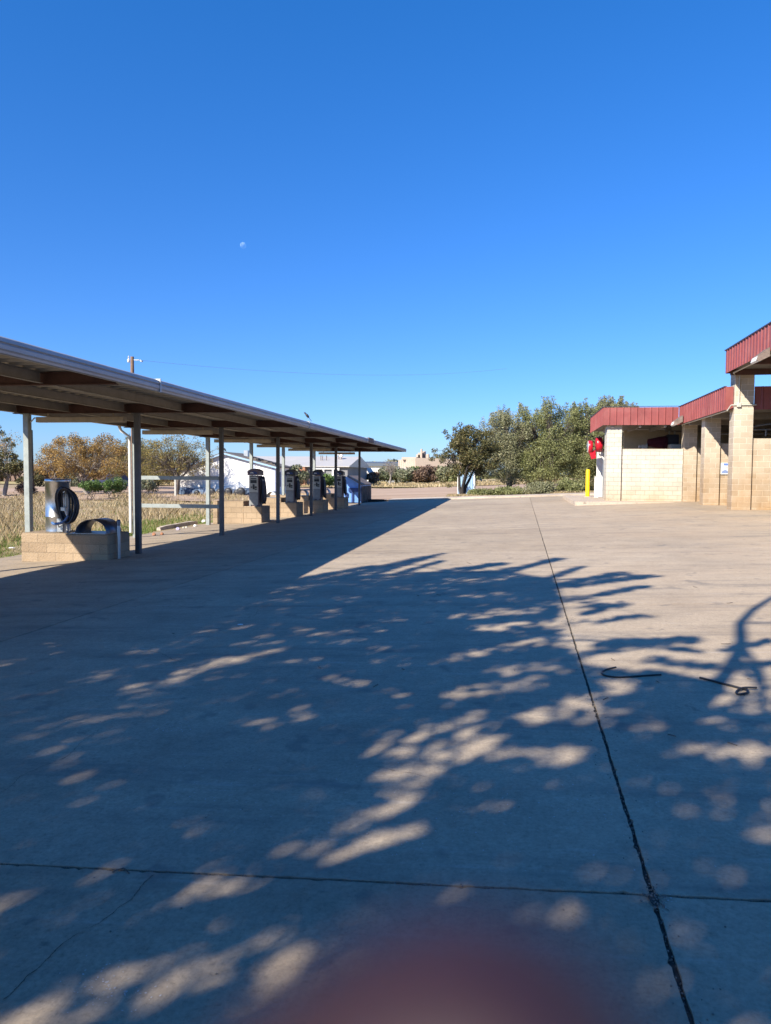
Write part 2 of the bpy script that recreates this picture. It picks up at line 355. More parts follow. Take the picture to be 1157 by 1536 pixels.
grid_sheet('far_meadow',M['farfield'],[-200+10*i for i in range(50)],[104+6*i for i in range(22)],lambda x,y:gz(x)+.10+.05*math.sin(x*.2+y*.3))
LX0=-11.15
def jx(y,c=.475,s=.0315): return c+s*y
JX=[lambda y:LX0,lambda y:-5.13+.034*y,lambda y:jx(y),lambda y:6.2+.033*y,lambda y:8.02+.0*y,lambda y:24.]
JY=[-16,-9.2,-3.2,2.6,8.42,14.3,20.2,26.1,32.,38.,43.4,47.5]
def jy(k,x): return JY[k]+(0 if k in (0,11) else (.008*x if k==3 else -.01*x))
def slabs():
    r=random.Random(31); mb=MB(); EH={}
    def hw(kind,k):   # half width of each joint
        if kind=='x': return (0,.008,.0085,.004,.0004,0)[k]
        return 0 if k in (0,11) else (.0078 if k==3 else .0045)
    for i in range(5):
        for j in range(11):
            def corner(a,b_):
                y=JY[b_]; 
                for _ in range(4): x=JX[a](y); y=jy(b_,x)
                return x,y
            c=[corner(i,j),corner(i+1,j),corner(i+1,j+1),corner(i,j+1)]
            offs=[(0,hw('y',j)),(-hw('x',i+1),0),(0,-hw('y',j+1)),(hw('x',i),0)]
            pts=[]
            for e in range(4):
                (xa,ya),(xb,yb)=c[e],c[(e+1)%4]; ox,oy=offs[e]; px_,py_=offs[e-1]; nx_,ny_=offs[(e+1)%4]
                a=(xa+ox+px_,ya+oy+py_); bb=(xb+ox+nx_,yb+oy+ny_); L=math.hypot(bb[0]-a[0],bb[1]-a[1])
                near=min(ya,yb)<9 and max(ya,yb)>-1 and i in (0,1,2,3); n=max(2,int(L/(.022 if near else .12))); w_=0
                for q in range(n):
                    t=q/n; x=a[0]+(bb[0]-a[0])*t; y=a[1]+(bb[1]-a[1])*t
                    w_=.6*w_+.4*r.gauss(0,1); k_=(.0032*w_+ (.011*r.random() if r.random()<.05 else 0))*(0 if q==0 else 1)
                    s_=-1 if (ox<0 or oy<0) else 1
                    if ox: x+=s_*abs(k_) if abs(k_)>.004 else k_
                    if oy: y+=s_*abs(k_) if abs(k_)>.004 else k_
                    pts.append((x,y))
            n=len(pts); top=[(x,y,gz(x)) for x,y in pts]; cen=[(x,y,gz(x)-.045) for x,y in pts]
            mb.add(top+cen,[tuple(range(n))]+[(q,q+n,(q+1)%n+n,(q+1)%n) for q in range(n)])
    return mb
_o=slabs().build('concrete_lot',M['lot']); tag(_o,kind='structure')
grid_sheet('joint_sealant',M['seal'],[LX0+.02,-6,0,6,8,23.9],[-15.9,0,16,32,47.45],lambda x,y:gz(x)-.011)
def strip(name,pts,wd,jit,mat,lift=.0035,label=None,cat=None,kind='structure',step=.04,seed=0,closed=True):
    r=random.Random(seed); P=[Vector(p) for p in pts]; out=[]
    for a,b in zip(P,P[1:]):
        k=max(1,int((b-a).length/step))
        for i in range(k): out.append(a.lerp(b,i/k))
    out.append(P[-1]); mb=MB(); L=[];wq=0;dq=0
    for i,p in enumerate(out):
        d=(out[min(i+1,len(out)-1)]-out[max(i-1,0)]).normalized(); n=Vector((-d.y,d.x,0))
        wq=.7*wq+.3*r.uniform(-1,1); dq=.8*dq+.2*r.uniform(-1,1)
        h=wd/2*max(.12,1+jit*wq*1.6+jit*.6*r.uniform(-1,1)); c=p+n*dq*wd*jit
        for s_ in (1,-1):
            q=c+n*h*s_; L.append((q.x,q.y,gz(q.x)+lift))
    mb.add(L,[(2*i,2*i+1,2*i+3,2*i+2) for i in range(len(out)-1)])
    o=mb.build(name,mat); return tag(o,label,cat,None,kind)
# hollow with broken concrete where the two joints cross
def rough(P,seed):
    r=random.Random(seed)
    for lv in range(4):
        Q=[]
        for a,c in zip(P,P[1:]):
            L=(c-a).length; m_=a.lerp(c,.5)+Vector((r.uniform(-1,1),r.uniform(-1,1),0))*L*.09; Q+=[a,m_]
        P=Q+[P[-1]]
    return P
for i,pl in enumerate([[(0,1190),(30,1165),(62,1150),(95,1138),(120,1115),(148,1095)],[(232,1312),(205,1340),(175,1365),(150,1385),(110,1405),(80,1430),(40,1465),(5,1500)],
        [(372,927),(385,920),(402,908)],[(222,975),(245,982),(262,990),(280,996),(296,1000)],[(310,998),(360,999),(440,1000)],[(560,1150),(600,1158),(640,1166)],[(980,1330),(985,1350),(1005,1368)],
        [(640,900),(700,914),(760,922)],[(870,800),(900,812),(960,820)],[(655,770),(640,782),(632,790)]]):
    strip('hairline_crack',rough([G(*p) for p in pl],i),(.0019 if i<2 else .0022),1.0,M['seal'],lift=.002,seed=40+i,step=.012)
mb=MB(); c0=G(981,1350); pr=[]
for k in range(26):
    a=2*PI*k/26; rr=(.020+.006*rnd.random()); pr.append((c0.x+rr*math.cos(a)*.8,c0.y+rr*1.9*math.sin(a),gz(c0.x)+.0045))
mb.add(pr,[tuple(range(26))]); tag(mb.build('broken_joint_corner',M['seal']),kind='structure')
mb=MB()
for k in range(46):
    x=c0.x+rnd.gauss(0,.017); y=c0.y+rnd.gauss(0,.04); s=rnd.uniform(.002,.006)
    mb.lathe((x,y,gz(x)+.004),[(s*.6,0),(s,s*.5),(s*.7,s),(.0005,s*1.15)],6)
for k in range(1500):
    if k%3: y=-.5+11*rnd.random()**1.6; x=jx(y)+rnd.gauss(0,.006)
    else: x=rnd.uniform(-3.4,2.2); y=jy(3,x)+rnd.gauss(0,.005)
    s=rnd.uniform(.0015,.0048); mb.lathe((x,y,gz(x)-.010+.006*rnd.random()),[(s*.6,0),(s,s*.5),(s*.7,s),(.0005,s*1.15)],5)
for k in range(420):
    if k%2: y=1.2+8*rnd.random(); x=jx(y)+rnd.gauss(0,.05)
    else: x=rnd.uniform(-4,2.5); y=rnd.uniform(1.8,9)
    s=rnd.uniform(.0015,.004); mb.lathe((x,y,gz(x)-.0005),[(s*.6,0),(s,s*.5),(s*.7,s),(.0005,s*1.15)],5)
tag(mb.build('gravel',plain('joint_gravel',(.16,.14,.12),.9,0,.4,60)),kind='stuff')
# pale chalky scuffs lying on the concrete
mscuff=plain('chalk_scuff',(.48,.46,.44),.9,0,.1,30)
mb=MB(); r2=random.Random(5)
for (cx_,cy_,sx_,sy_,n_) in ((165,1485,34,20,110),(262,1092,16,4,60),(600,1122,10,2,20),(1000,1350,8,6,16),(430,925,9,2,14),(345,1190,50,30,60),(700,1230,150,40,120),(900,1180,160,60,110)):
    for k in range(n_):
        px=cx_+r2.gauss(0,sx_); py=cy_+r2.gauss(0,sy_)
        if py>1535: continue
        p=G(px,py); a=r2.uniform(0,PI); l=r2.uniform(.001,.0065 if n_>150 else .004)*p.y**.4; ww=l*r2.uniform(.2,.7); ca,sa=math.cos(a),math.sin(a)
        mb.add([(p.x+ca*l,p.y+sa*l,p.z+.002),(p.x-sa*ww,p.y+ca*ww,p.z+.002),(p.x-ca*l,p.y-sa*l,p.z+.002),(p.x+sa*ww,p.y-ca*ww,p.z+.002)],[(0,1,2,3)])
tag(mb.build('chalk_dust',mscuff),kind='stuff')
# far kerb along the end of the lot, sloping with it
mb=MB()
for i in range(24):
    xa=-7.2+i*.9; xb=xa+.9-.006
    mb.add([(xa,47.5,gz(xa)-.2),(xb,47.5,gz(xb)-.2),(xb,49.6,gz(xb)-.2),(xa,49.6,gz(xa)-.2),(xa,47.53,gz(xa)+.10),(xb,47.53,gz(xb)+.10),(xb,49.6,gz(xb)+.12),(xa,49.6,gz(xa)+.12)],
           [(3,2,1,0),(4,5,6,7),(0,1,5,4),(1,2,6,5),(2,3,7,6),(3,0,4,7)])
tag(mb.build('kerb',M['kerb']),kind='structure')
# ------------------------------------------------------------------ sheet metal canopy
ROWS=[5.3,10.3,15.3,20.3,25.8,30.6,35.4,41.6]; FX,BX=-8.02,-10.72
CY0,CY1=2.6,43.8
can=empty('metal_canopy',(-8,23,-.34),0,'long flat grey sheet metal canopy on two rows of slim posts','canopy')
def rel(mb,name,mat,root,**k):
    o=mb.build(name,mat,root); o.matrix_parent_inverse=Matrix.Identity(4)
    # vertices were written in world space: bring them into the parent's frame
    inv=(Matrix.Translation(root.location)@Matrix.Rotation(root.rotation_euler.z,4,'Z')).inverted()
    o.data.transform(inv); return o
def ribbed(mb,P0,ds,dn,de,L,E,period,ribw,ribh,t):
    P0,ds,dn,de=map(Vector,(P0,ds,dn,de)); pr=[]; s=0.
    while s<L:
        for a,h in ((0,0),(period-ribw-.03,0),(period-ribw,ribh),(period-.03,ribh)):
            if s+a<L: pr.append((s+a,h))
        s+=period
    pr.append((L,pr[-1][1])); n=len(pr)
    vs=[P0+ds*a+dn*(h+o)+de*e for e in (0,E) for o in (0,t) for a,h in pr]
    A=lambda e,o,i:(e*2+o)*n+i
    fs=[]
    for i in range(n-1):
        fs+=[(A(0,0,i),A(0,0,i+1),A(1,0,i+1),A(1,0,i)),(A(0,1,i+1),A(0,1,i),A(1,1,i),A(1,1,i+1)),(A(0,0,i+1),A(0,0,i),A(0,1,i),A(0,1,i+1)),(A(1,0,i),A(1,0,i+1),A(1,1,i+1),A(1,1,i))]
    fs+=[(A(0,0,0),A(1,0,0),A(1,1,0),A(0,1,0)),(A(0,0,n-1),A(0,1,n-1),A(1,1,n-1),A(1,0,n-1))]
    mb.add(vs,fs)
mb=MB(); ribbed(mb,(-11.1,CY0,3.052),(0,1,0),(0,0,1),(1,0,0),CY1-CY0-.02,5.40,.305,.09,-.032,.004); rel(mb,'roof_deck',M['deck'],can)
prof=[(-5.70,3.03),(-5.64,3.04),(-5.575,3.012),(-5.56,2.965),(-5.575,2.95),(-5.56,2.93),(-5.56,2.885),(-5.575,2.865),(-5.58,2.838),(-5.60,2.828),(-5.62,2.84),(-5.70,2.845)]
gt=None
for a,b in ((CY0,11.4),(11.404,21.0),(21.004,30.4),(30.404,32.6),(32.604,CY1)):
    mb=MB(); mb.prism(prof,'y',a,b)
    rel(mb,'front_gutter',M['gutter'],can)
for y in (21.0,30.4,32.6,11.4):
    mb=MB(); mb.box(-5.66,-5.55,y-.015,y+.015,2.825,3.046); rel(mb,'gutter_bracket',M['galv'],can)
mb=MB(); mb.bev(-5.62,-5.54,30.9,32.1,2.86,3.07,.02); rel(mb,'gutter_patch',M['rust'],can)
mb=MB(); mb.box(-11.16,-11.1,CY0,CY1,2.86,3.06); rel(mb,'rear_trim',M['gutter'],can)
mb=MB(); mb.box(-11.1,-5.71,CY1-.015,CY1+.02,2.84,3.06); rel(mb,'end_trim',M['beam'],can)
for y in ROWS:
    mb=MB(); mb.box(-11.05,-5.72,y-.05,y+.05,2.998,3.018); mb.box(-11.05,-5.72,y-.05,y+.05,2.82,2.838); mb.box(-11.04,-5.73,y-.008,y+.008,2.838,2.998)
    rel(mb,'cross_beam',M['beam'],can)
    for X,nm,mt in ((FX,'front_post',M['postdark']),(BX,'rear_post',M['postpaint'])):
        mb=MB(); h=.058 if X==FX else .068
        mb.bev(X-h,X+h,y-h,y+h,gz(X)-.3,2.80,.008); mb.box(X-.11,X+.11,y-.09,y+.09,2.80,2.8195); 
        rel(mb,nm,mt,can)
    mb=MB(); mb.bev(-10.45,-8.3,y-.09,y+.07,2.62,2.74,.012)
    mb.box(-10.2,-10.17,y-.02,y+.0,2.74,2.82); mb.box(-8.6,-8.57,y-.02,y+0,2.74,2.82); rel(mb,'light_housing',M['tan'],can)
PX=[-6.95,-8.30,-9.65,-10.95]
for a,b in zip([CY0]+ROWS,ROWS+[CY1-.03]):
    if b-a<.5: continue
    for X in PX:
        mb=MB(); y0,y1=a+.055,b-.055
        mb.box(X-.004,X+.004,y0,y1,2.845,3.018); mb.box(X+.004,X+.06,y0,y1,3.012,3.0185); mb.box(X+.004,X+.06,y0,y1,2.845,2.851)
        rel(mb,'purlin',M['purlin'],can)
mb=MB(); mb.tube([(-11.1,20.05,2.9),(-11.05,20.1,2.72),(-10.84,20.2,2.55),(-10.83,20.2,-.3)],.045,8); rel(mb,'downspout',M['white'],can)
mb=MB(); mb.tube([(-10.6,15.25,2.62),(-10.5,15.25,2.72),(-10.38,15.25,2.72)],.015,6); rel(mb,'downspout',M['galv'],can)
mb=MB(); mb.tube([(X_at(432,33.),33.,2.82),(X_at(437,33.),33.,2.73),(X_at(443,33.),33.,2.69),(X_at(450,33.),33.,2.71),(X_at(455,33.),33.,2.80)],.012,6); rel(mb,'drooping_wire',M['galv'],can)
for z in (1.34,.51):
    mb=MB(); mb.bev(-10.65,-8.08,20.24,20.30,z-.055,z+.055,.006); rel(mb,'rail',M['postpaint'],can)
# ------------------------------------------------------------------ masonry islands and their equipment
isl=empty('vacuum_island',(-9.04,14.5,-.42),0,'tan split face block island with the steel drum and hose','block island','block islands under the canopy')
mb=MB(); mb.bev(-10.05,-8.03,14.05,14.95,-.6,.195,.03); rel(mb,'block_wall',M['island'],isl)
dr=empty('vacuum_drum',(-9.46,14.5,.195),0,'tall stainless steel vacuum drum with coiled dark hose on first block island','vacuum')
mb=MB(); mb.lathe((-9.46,14.5,.196),[(.255,0),(.258,.015),(.255,.03),(.255,.33),(.259,.335),(.255,.34),(.255,1.06),(.262,1.065),(.262,1.13),(.25,1.145),(.02,1.15)],40); rel(mb,'drum_body',M['stainless'],dr)
mb=MB(); mb.box(-9.3,-9.17,14.2,14.235,.22,.5); mb.tube([(-9.26,14.22,.3),(-9.24,14.16,.36),(-9.2,14.15,.4)],.012,6); rel(mb,'access_hatch',M['galv'],dr)
mb=MB(); mb.bev(-9.19,-9.11,14.27,14.35,.195,.95,.006); rel(mb,'hose_post',M['white'],dr)
mb=MB()
for i in range(7):
    cx=-9.06+.03*i; rx=.15+.012*(i%3)+.018*i*.35; rz=.37-.012*(i%4); yy=14.02+.035*(i%4)-.01*i; ph=.2*i; pts=[]
    for k in range(29):
        a=2*PI*k/28; sq=.22*math.sin(a*.5)**2
        pts.append((cx+rx*math.cos(a)*(1+.12*math.sin(a+ph))+.05*(1-math.sin(a))*.6-.02*i*.5,yy+.02*math.sin(2*a+ph),.80+rz*math.sin(a)*(1+.05*math.cos(a+ph))))
    mb.tube(pts,.024,8)
rel(mb,'hose_coil',M['hose'],dr)
mb=MB(); mb.tube([(-9.31,14.06,.42),(-9.24,14.0,.40),(-9.15,13.98,.405),(-9.04,13.98,.43),(-8.96,13.99,.49),(-8.9,14.0,.58)],.03,8); rel(mb,'hose_end',M['hoseblue'],dr)
mb=MB(); mb.bev(-9.05,-8.99,14.08,14.15,.75,1.17,.01); mb.cyl((-9.02,14.0,1.1),.045,.12,10,'y'); mb.bev(-9.08,-8.97,13.99,14.1,.68,.76,.01); rel(mb,'hose_bracket',M['galv'],dr)
def arch(name,cx,y0,y1,z,rx,rz,label,mat,grp=None):
    e=empty(name,(cx,(y0+y1)/2,z),0,label,'mat clamp hood',grp)
    mb=MB(); n=26; vs=[];
    for y in (y0,y1):
        for o in (0,.012):
            for i in range(n+1):
                a=PI*i/n; vs.append((cx-(rx-o)*math.cos(a),y,z+.014+(rz-o)*math.sin(a)))
    m=n+1; A=lambda a,b,i:(a*2+b)*m+i; fs=[]
    for i in range(n): fs+=[(A(0,0,i),A(1,0,i),A(1,0,i+1),A(0,0,i+1)),(A(0,1,i),A(0,1,i+1),A(1,1,i+1),A(1,1,i)),(A(0,0,i),A(0,0,i+1),A(0,1,i+1),A(0,1,i)),(A(1,0,i),A(1,1,i),A(1,1,i+1),A(1,0,i+1))]
    mb.add(vs,fs,True); rel(mb,'curved_hood',mat,e)
    mb=MB(); mb.bev(cx-rx-.12,cx+rx-.02,y0-.03,y1,z+.001,z+.013,.004); rel(mb,'base_plate',M['galv'],e); return e
arch('mat_hood',-8.47,14.12,14.72,.195,.36,.29,'dark arched metal hood open at both ends on first block island',M['darksteel'],'arched hoods')
gp=empty('guard_post',(-7.93,14.28,-.34),0,'short bare steel guard post at corner of first block island','bollard')
mb=MB(); mb.lathe((-7.93,14.28,gz(-7.93)-.01),[(.036,0),(.036,.80),(.028,.825),(.002,.83)],16); rel(mb,'post_tube',M['galv'],gp)
mb=MB(); mb.lathe((-7.93,14.28,gz(-7.93)+.70),[(.0375,0),(.0375,.1),(.03,.13),(.002,.134)],16); rel(mb,'post_cap',M['darksteel'],gp)
ISL=[(-8.78,26.2,'second'),(-8.52,30.1,'third'),(-8.12,33.2,'fourth'),(-7.98,37.3,'fifth')]
iland=['cream block island beneath the vending machine nearest the camera','cream block island beneath the second vending machine from the camera','cream block island beneath the third vending machine from the camera','cream block island beneath the farthest vending machine, beside the blue dumpster']
mland=['plum topped vending machine nearest the camera, on a block island','domed vending machine second from the camera, hoses on its right side','domed vending machine third from the camera, dark top behind a post','domed vending machine farthest from the camera, beside the blue dumpster']
def vend(x1,y,i):
    X=x1-.33; e=empty('vending_machine',(X,y+.3,.245),0,mland[i],'vending machine','domed vending machines under the canopy'); z=.246; w=.2; y0=y+.08; y1=y+.5
    mb=MB(); mb.bev(X-w,X+w,y0+.02,y1,z,z+1.16,.015); rel(mb,'cabinet',M['dome'],e)
    mb=MB(); mb.bev(X-w+.015,X+w-.035,y0-.005,y0+.0195,z+.52,z+1.12,.006); rel(mb,'upper_panel',M['offwhite'],e)
    mb=MB(); mb.bev(X-w+.015,X+w-.035,y0-.003,y0+.0195,z+.05,z+.505,.006); mb.box(X-w+.02,X-w+.09,y0-.012,y0-.003,z+.01,z+.07); mb.box(X+.02,X+.12,y0-.012,y0-.003,z+.01,z+.06); rel(mb,'lower_panel',M['greypanel'],e)
    mb=MB(); mb.box(X-.13,X+.11,y0-.011,y0-.005,z+.87,z+.99); mb.box(X-.12,X+.1,y0-.011,y0-.005,z+1.02,z+1.06)
    mb.cyl((X-.09,y0-.02,z+.72),.028,.016,12,'y'); mb.cyl((X+.08,y0-.024,z+.72),.04,.02,12,'y'); mb.box(X-.04,X+.03,y0-.018,y0-.005,z+.64,z+.83); mb.box(X+.04,X+.12,y0-.016,y0-.005,z+.62,z+.66); rel(mb,'coin_controls',M['black'],e)
    pr=[(X-w-.035,z+1.17),(X+w+.035,z+1.17)]
    for k in range(13):
        a=k/12; pr.append((X+w+.035-(2*w+.07)*a,z+1.33+.09*math.sin(PI*a)))
    mb=MB(); mb.prism(pr,'y',y0-.04,y1+.03,False); rel(mb,'domed_top',M['dome'] if i==0 else M['domedark'],e)
    # swoosh shaped badge on the dome front
    mb=MB(); b=[]
    for k in range(9):
        a=PI*k/8; b.append((X-.15+.30*k/8,z+1.27+.05*math.sin(a)))
    for k in range(9):
        a=PI*k/8; b.append((X+.15-.30*k/8,z+1.22-.01*math.sin(a)))
    mb.prism(b,'y',y0-.05,y0-.0402); rel(mb,'badge',M['darkblue'],e)
    mb=MB(); mb.prism([(X-.13,z+1.24),(X+.02,z+1.24),(X-.02,z+1.28),(X-.11,z+1.285)],'y',y0-.056,y0-.0502); rel(mb,'badge_mark',M['white'],e)
    mb=MB(); r=random.Random(i+3)
    for k in range(8):
        rx=.05+.02*r.random(); zc=z+.62+.04*r.uniform(-1,1); rz=.40+.10*r.random(); yc=y0+.08+.045*k; xs_=X+w+.05+.015*r.random(); pts=[]
        for q in range(25):
            a=2*PI*q/24; pts.append((xs_+rx*(.3+.7*max(0,-math.sin(a)*.5+.5))*math.cos(a)+.03*(1-math.sin(a)),yc+.03*math.sin(a*2+k),zc+rz*math.sin(a)))
        mb.tube(pts,.027,7)
    rel(mb,'hose_coil',M['hose'],e)
    mb=MB(); mb.bev(X+w,X+w+.10,y0+.1,y0+.35,z+.94,z+1.02,.01); rel(mb,'hose_bracket',M['galv'],e)
for i,(x1,y,nm) in enumerate(ISL):
    e=empty('vending_island',(x1-1,y+.5,gz(x1-1)),0,iland[i],'block island','block islands under the canopy')
    mb=MB(); mb.bev(-10.72,x1-.72,y+.03,y+.95,-.6,.44,.02); rel(mb,'high_wall',M['island'],e)
    mb=MB(); mb.bev(x1-.72,x1,y,y+1.02,-.6,.245,.02); rel(mb,'low_plinth',M['island'],e)
    vend(x1,y,i)
hl=['grey arched hood on the cream wall between first and second vending machines','pale arched hood on the cream wall between second and third vending machines','small arched hood on the cream wall left of the farthest vending machine']
for (px,i,l) in ((409,1,hl[0]),(454,2,hl[1]),(491.5,3,hl[2])):
    y=ISL[i][1]; cx=X_at(px,y+.4); 
    if cx>ISL[i][0]-1.1: cx=ISL[i][0]-1.15
    arch('mat_hood',cx,y+.25,y+.75,.441,.24,.25,l,M['galv'],'arched hoods')
# dumpster
dm=empty('dumpster',(-9.9,46.6,-.42),0,'blue steel dumpster with sloping top and rusty side near the canopy end','dumpster')
xa,xb,ya,yb=-9.80,-8.62,45.3,48.9; z0=gz(-10)-.0
mb=MB(); mb.prism([(xa,z0+.1),(xb,z0+.1),(xb,z0+1.22),(xa+.3,z0+1.72),(xa,z0+1.72)],'y',ya,yb); rel(mb,'container',M['blue'],dm)
mb=MB(); mb.box(xb+.001,xb+.03,ya+.02,yb-.02,z0+.12,z0+1.12)
for k in range(7): mb.box(xb+.03,xb+.07,ya+.05+k*.48,ya+.15+k*.48,z0+.12,z0+1.12)
rel(mb,'ribbed_side',M['rust'],dm)
mb=MB(); mb.prism([(xb+.06,z0+1.185),(xb+.06,z0+1.24),(xa+.26,z0+1.80),(xa+.26,z0+1.74)],'y',ya-.05,yb+.05); rel(mb,'lid',M['rust'],dm)
mb=MB(); mb.bev(xb-.8,xb-.02,ya-.12,ya-.001,z0+.78,z0+1.02,.02); mb.box(xb-.6,xb-.48,ya-.09,ya-.001,z0+.1,z0+.78); mb.bev(xb-1.05,xb-.85,ya-.14,ya-.001,z0+.5,z0+.72,.02); rel(mb,'fork_pocket',M['darkblue'],dm)
mb=MB(); mb.box(xa+.2,xb-.2,ya+.1,yb-.1,z0,z0+.099); rel(mb,'skid',M['rust'],dm)
mb=MB(); mb.bev(X_at(553,47.2),X_at(577,47.2),47.05,47.3,gz(-8)-.02,gz(-8)+.17,.03)
tag(mb.build('timber_sleeper',M['darkbark']),'low dark timber sleeper on the concrete right of the dumpster','timber')
# broken parking kerb and rubbish by the left edge
mb=MB(); pr=[(-.09,0),(.09,0),(.075,.13),(-.075,.13)]; a=Vector((-11.28,22.9,-.475)); b=Vector((-11.42,26.3,-.475)); vs=[]; K=9
for i in range(K):
    p=a.lerp(b,i/(K-1)); sc=1 if 0<i<K-1 else .8
    for q in pr: vs.append((p.x+q[0]*sc+rnd.uniform(-.008,.008),p.y,p.z+.02+q[1]*sc*rnd.uniform(.93,1.05)))
fs=[(i*4+k,i*4+(k+1)%4,(i+1)*4+(k+1)%4,(i+1)*4+k) for i in range(K-1) for k in range(4)]+[(3,2,1,0),(K*4-4,K*4-3,K*4-2,K*4-1)]
mb.add(vs,fs); tag(mb.build('parking_kerb',M['kerb']),'weathered concrete parking kerb at the grass edge under the canopy','parking kerb')
def stone(name,p,s,mat,label,cat,grp=None,fl=.6):
    mb=MB(); r=random.Random(int(p[0]*1000)+int(p[1]*77)); n=9; vs=[]
    for j,(h,rr) in enumerate(((0,.8),(.3,1),(.7,.85),(1,.4))):
        for k in range(n):
            a=2*PI*k/n; q=s*rr*r.uniform(.75,1.15); vs.append((q*math.cos(a),q*math.sin(a)*.8,h*s*fl*2*r.uniform(.85,1.1)))
    fs=[(j*n+k,j*n+(k+1)%n,(j+1)*n+(k+1)%n,(j+1)*n+k) for j in range(3) for k in range(n)]+[tuple(range(n-1,-1,-1)),tuple(range(3*n,4*n))]
    mb.add(vs,fs); return tag(mb.build(name,mat,None,p),label,cat,grp)
def gp_(px,py): return G(px,py)
stone('rubble_stone',gp_(306,784),.10,M['white'],'pale round stone at the far end of the parking kerb','stone','pale stones by the parking kerb')
stone('rubble_stone',gp_(293,790),.07,M['white'],'pale stone beside the middle of the parking kerb','stone','pale stones by the parking kerb')
stone('rubble_stone',gp_(279.5,792),.05,M['offwhite'],'small pale stone, right one of the close pair by the kerb','stone','pale stones by the parking kerb')
stone('rubble_stone',gp_(275.5,792.5),.045,M['offwhite'],'small pale stone, left one of the close pair by the kerb','stone','pale stones by the parking kerb')
stone('plastic_cup',gp_(267,795),.08,plain('lilac_plastic',(.5,.45,.68),.4),'crumpled lilac plastic litter beside the parking kerb','litter')
stone('brick_fragment',gp_(243,802),.06,M['brickred'],'reddish brick crumb on the concrete before the parking kerb','debris','brick crumbs before the kerb')
stone('brick_fragment',gp_(231,803),.07,M['brickred'],'reddish brick lump, leftmost of the crumbs before the kerb','debris','brick crumbs before the kerb')
stone('paper_scrap',G(18,824)+Vector((0,0,.03)),.09,M['white'],'white paper scrap in green grass left of the nearest rear post','litter',None,.15)
stone('paper_scrap',G(361,937),.032,M['white'],'small white scrap on the shaded concrete in mid lot','litter',None,.12)
# black wire bits and twigs on the concrete
def wire(name,pts,r,label,cat,mat=None,grp=None):
    P=[]
    for px,py,h in pts:
        g=G(px,py); P.append(g+Vector((0,0,r+h)))
    # smooth
    Q=[]
    for i in range(len(P)-1):
        for k in range(5):
            t=k/5; p0=P[max(i-1,0)];p1=P[i];p2=P[i+1];p3=P[min(i+2,len(P)-1)]
            Q.append(.5*((2*p1)+(-p0+p2)*t+(2*p0-5*p1+4*p2-p3)*t*t+(-p0+3*p1-3*p2+p3)*t**3))
    Q.append(P[-1]); mb=MB(); mb.tube(Q,r,8); return tag(mb.build(name,mat or M['black']),label,cat,grp)
wire('rubber_strip',[(924,1002,.0),(908,1006,0),(903,1011,0),(910,1015,0),(928,1017,.0),(950,1016,0),(970,1014.5,0),(992,1013.5,.002)],.0065,'hooked black rubber strip on the concrete right of the long joint','rubber strip')
wire('rubber_strip',[(1050,1018,0),(1070,1023,.0),(1095,1030,.002),(1112,1035,.004),(1121,1038,.008),(1120,1042,.004),(1108,1043,.0),(1105,1039,.0),(1115,1036.5,.014),(1135,1036,.012)],.0075,'knotted black rubber strip lying near the right edge','rubber strip')
tw=[((1002,1102),(1014,1105)),((917,988),(922,991)),((1082,966),(1096,966)),((560,1031),(567,1027)),((603,1003),(607,1005)),((478,1000),(482,1003)),((1092,1114),(1106,1119)),((1121,1018),(1127,1019)),((655,892),(662,893)),
    ((626,893),(629,894)),((985,1022),(989,1024)),((905,1050),(912,1047)),((168,1309),(186,1303)),((186,1303),(194,1311)),((258,950),(262,951)),((700,843),(707,846)),((1040,880),(1046,881)),((1090,905),(1099,904))]
for i,(a,b) in enumerate(tw):
    wire('twig',[(a[0],a[1],0),((a[0]+b[0])/2,(a[1]+b[1])/2+.6,.003),(b[0],b[1],0)],.0028,'thin dark twig lying on the concrete','twig',M['bark'],'twigs on the concrete')
# ------------------------------------------------------------------ car wash building (its own frame: u right, v back, z up from world 0)
BO=Vector((8.05,26.95,0)); BR=-R(1.9)
def BX_(X,Y):   # world -> local u,v
    p=Vector((X,Y,0))-BO; return p.x*math.cos(-BR)-p.y*math.sin(-BR),p.x*math.sin(-BR)+p.y*math.cos(-BR)
cw=empty('car_wash',BO,BR,'open car wash bays of cream block with ribbed red metal fascia','car wash')
def part(mb,name,mat,parent=cw): return mb.build(name,mat,parent)
FL=.33
def column(u,v,w,d,top,mat,nm='block_column'):
    mb=MB(); mb.bev(u,u+w,v,v+d,-.3,top,.008); o=part(mb,nm,mat); return o
column(0,0,.62,.6,5.16,M['pillar']); column(-.03,4.0,.60,.6,3.84,M['pillar']); column(0.02,8.05,.56,.6,3.84,M['pillar'])
column(0,-5.3,.62,.6,5.16,M['pillar'])
u4,_=BX_(X_at(909.8,35.1),35.1); column(u4,8.05,.66,.55,3.84,M['whiteblock'])
def wall(u0,u1,v0,v1,top,mat): 
    mb=MB(); mb.box(u0,u1,v0,v1,-.3,top); part(mb,'divider_wall',mat)
    mb=MB(); mb.box(u0,u1,v0-.004,v1+.004,top+.001,top+.02); return part(mb,'wall_cap',M['interior'])
wall(.65,9,.10,.30,2.80,M['pillar']); wall(.60,9,4.10,4.30,2.80,M['pillar']); wall(u4+.69,.0,8.14,8.34,2.72,M['whiteblock']); wall(.61,9,8.15,8.34,2.76,M['pillar'])
wall(.65,9,-5.2,-5.0,2.80,M['pillar'])
mb=MB(); mb.box(9.01,9.2,-9,14.2,-.3,3.84); part(mb,'back_wall',M['interior'])
ui,_=BX_(X_at(935,39),39)
mb=MB(); mb.box(ui,9,12.0,12.2,-.3,3.84); part(mb,'back_wall',M['interior'])
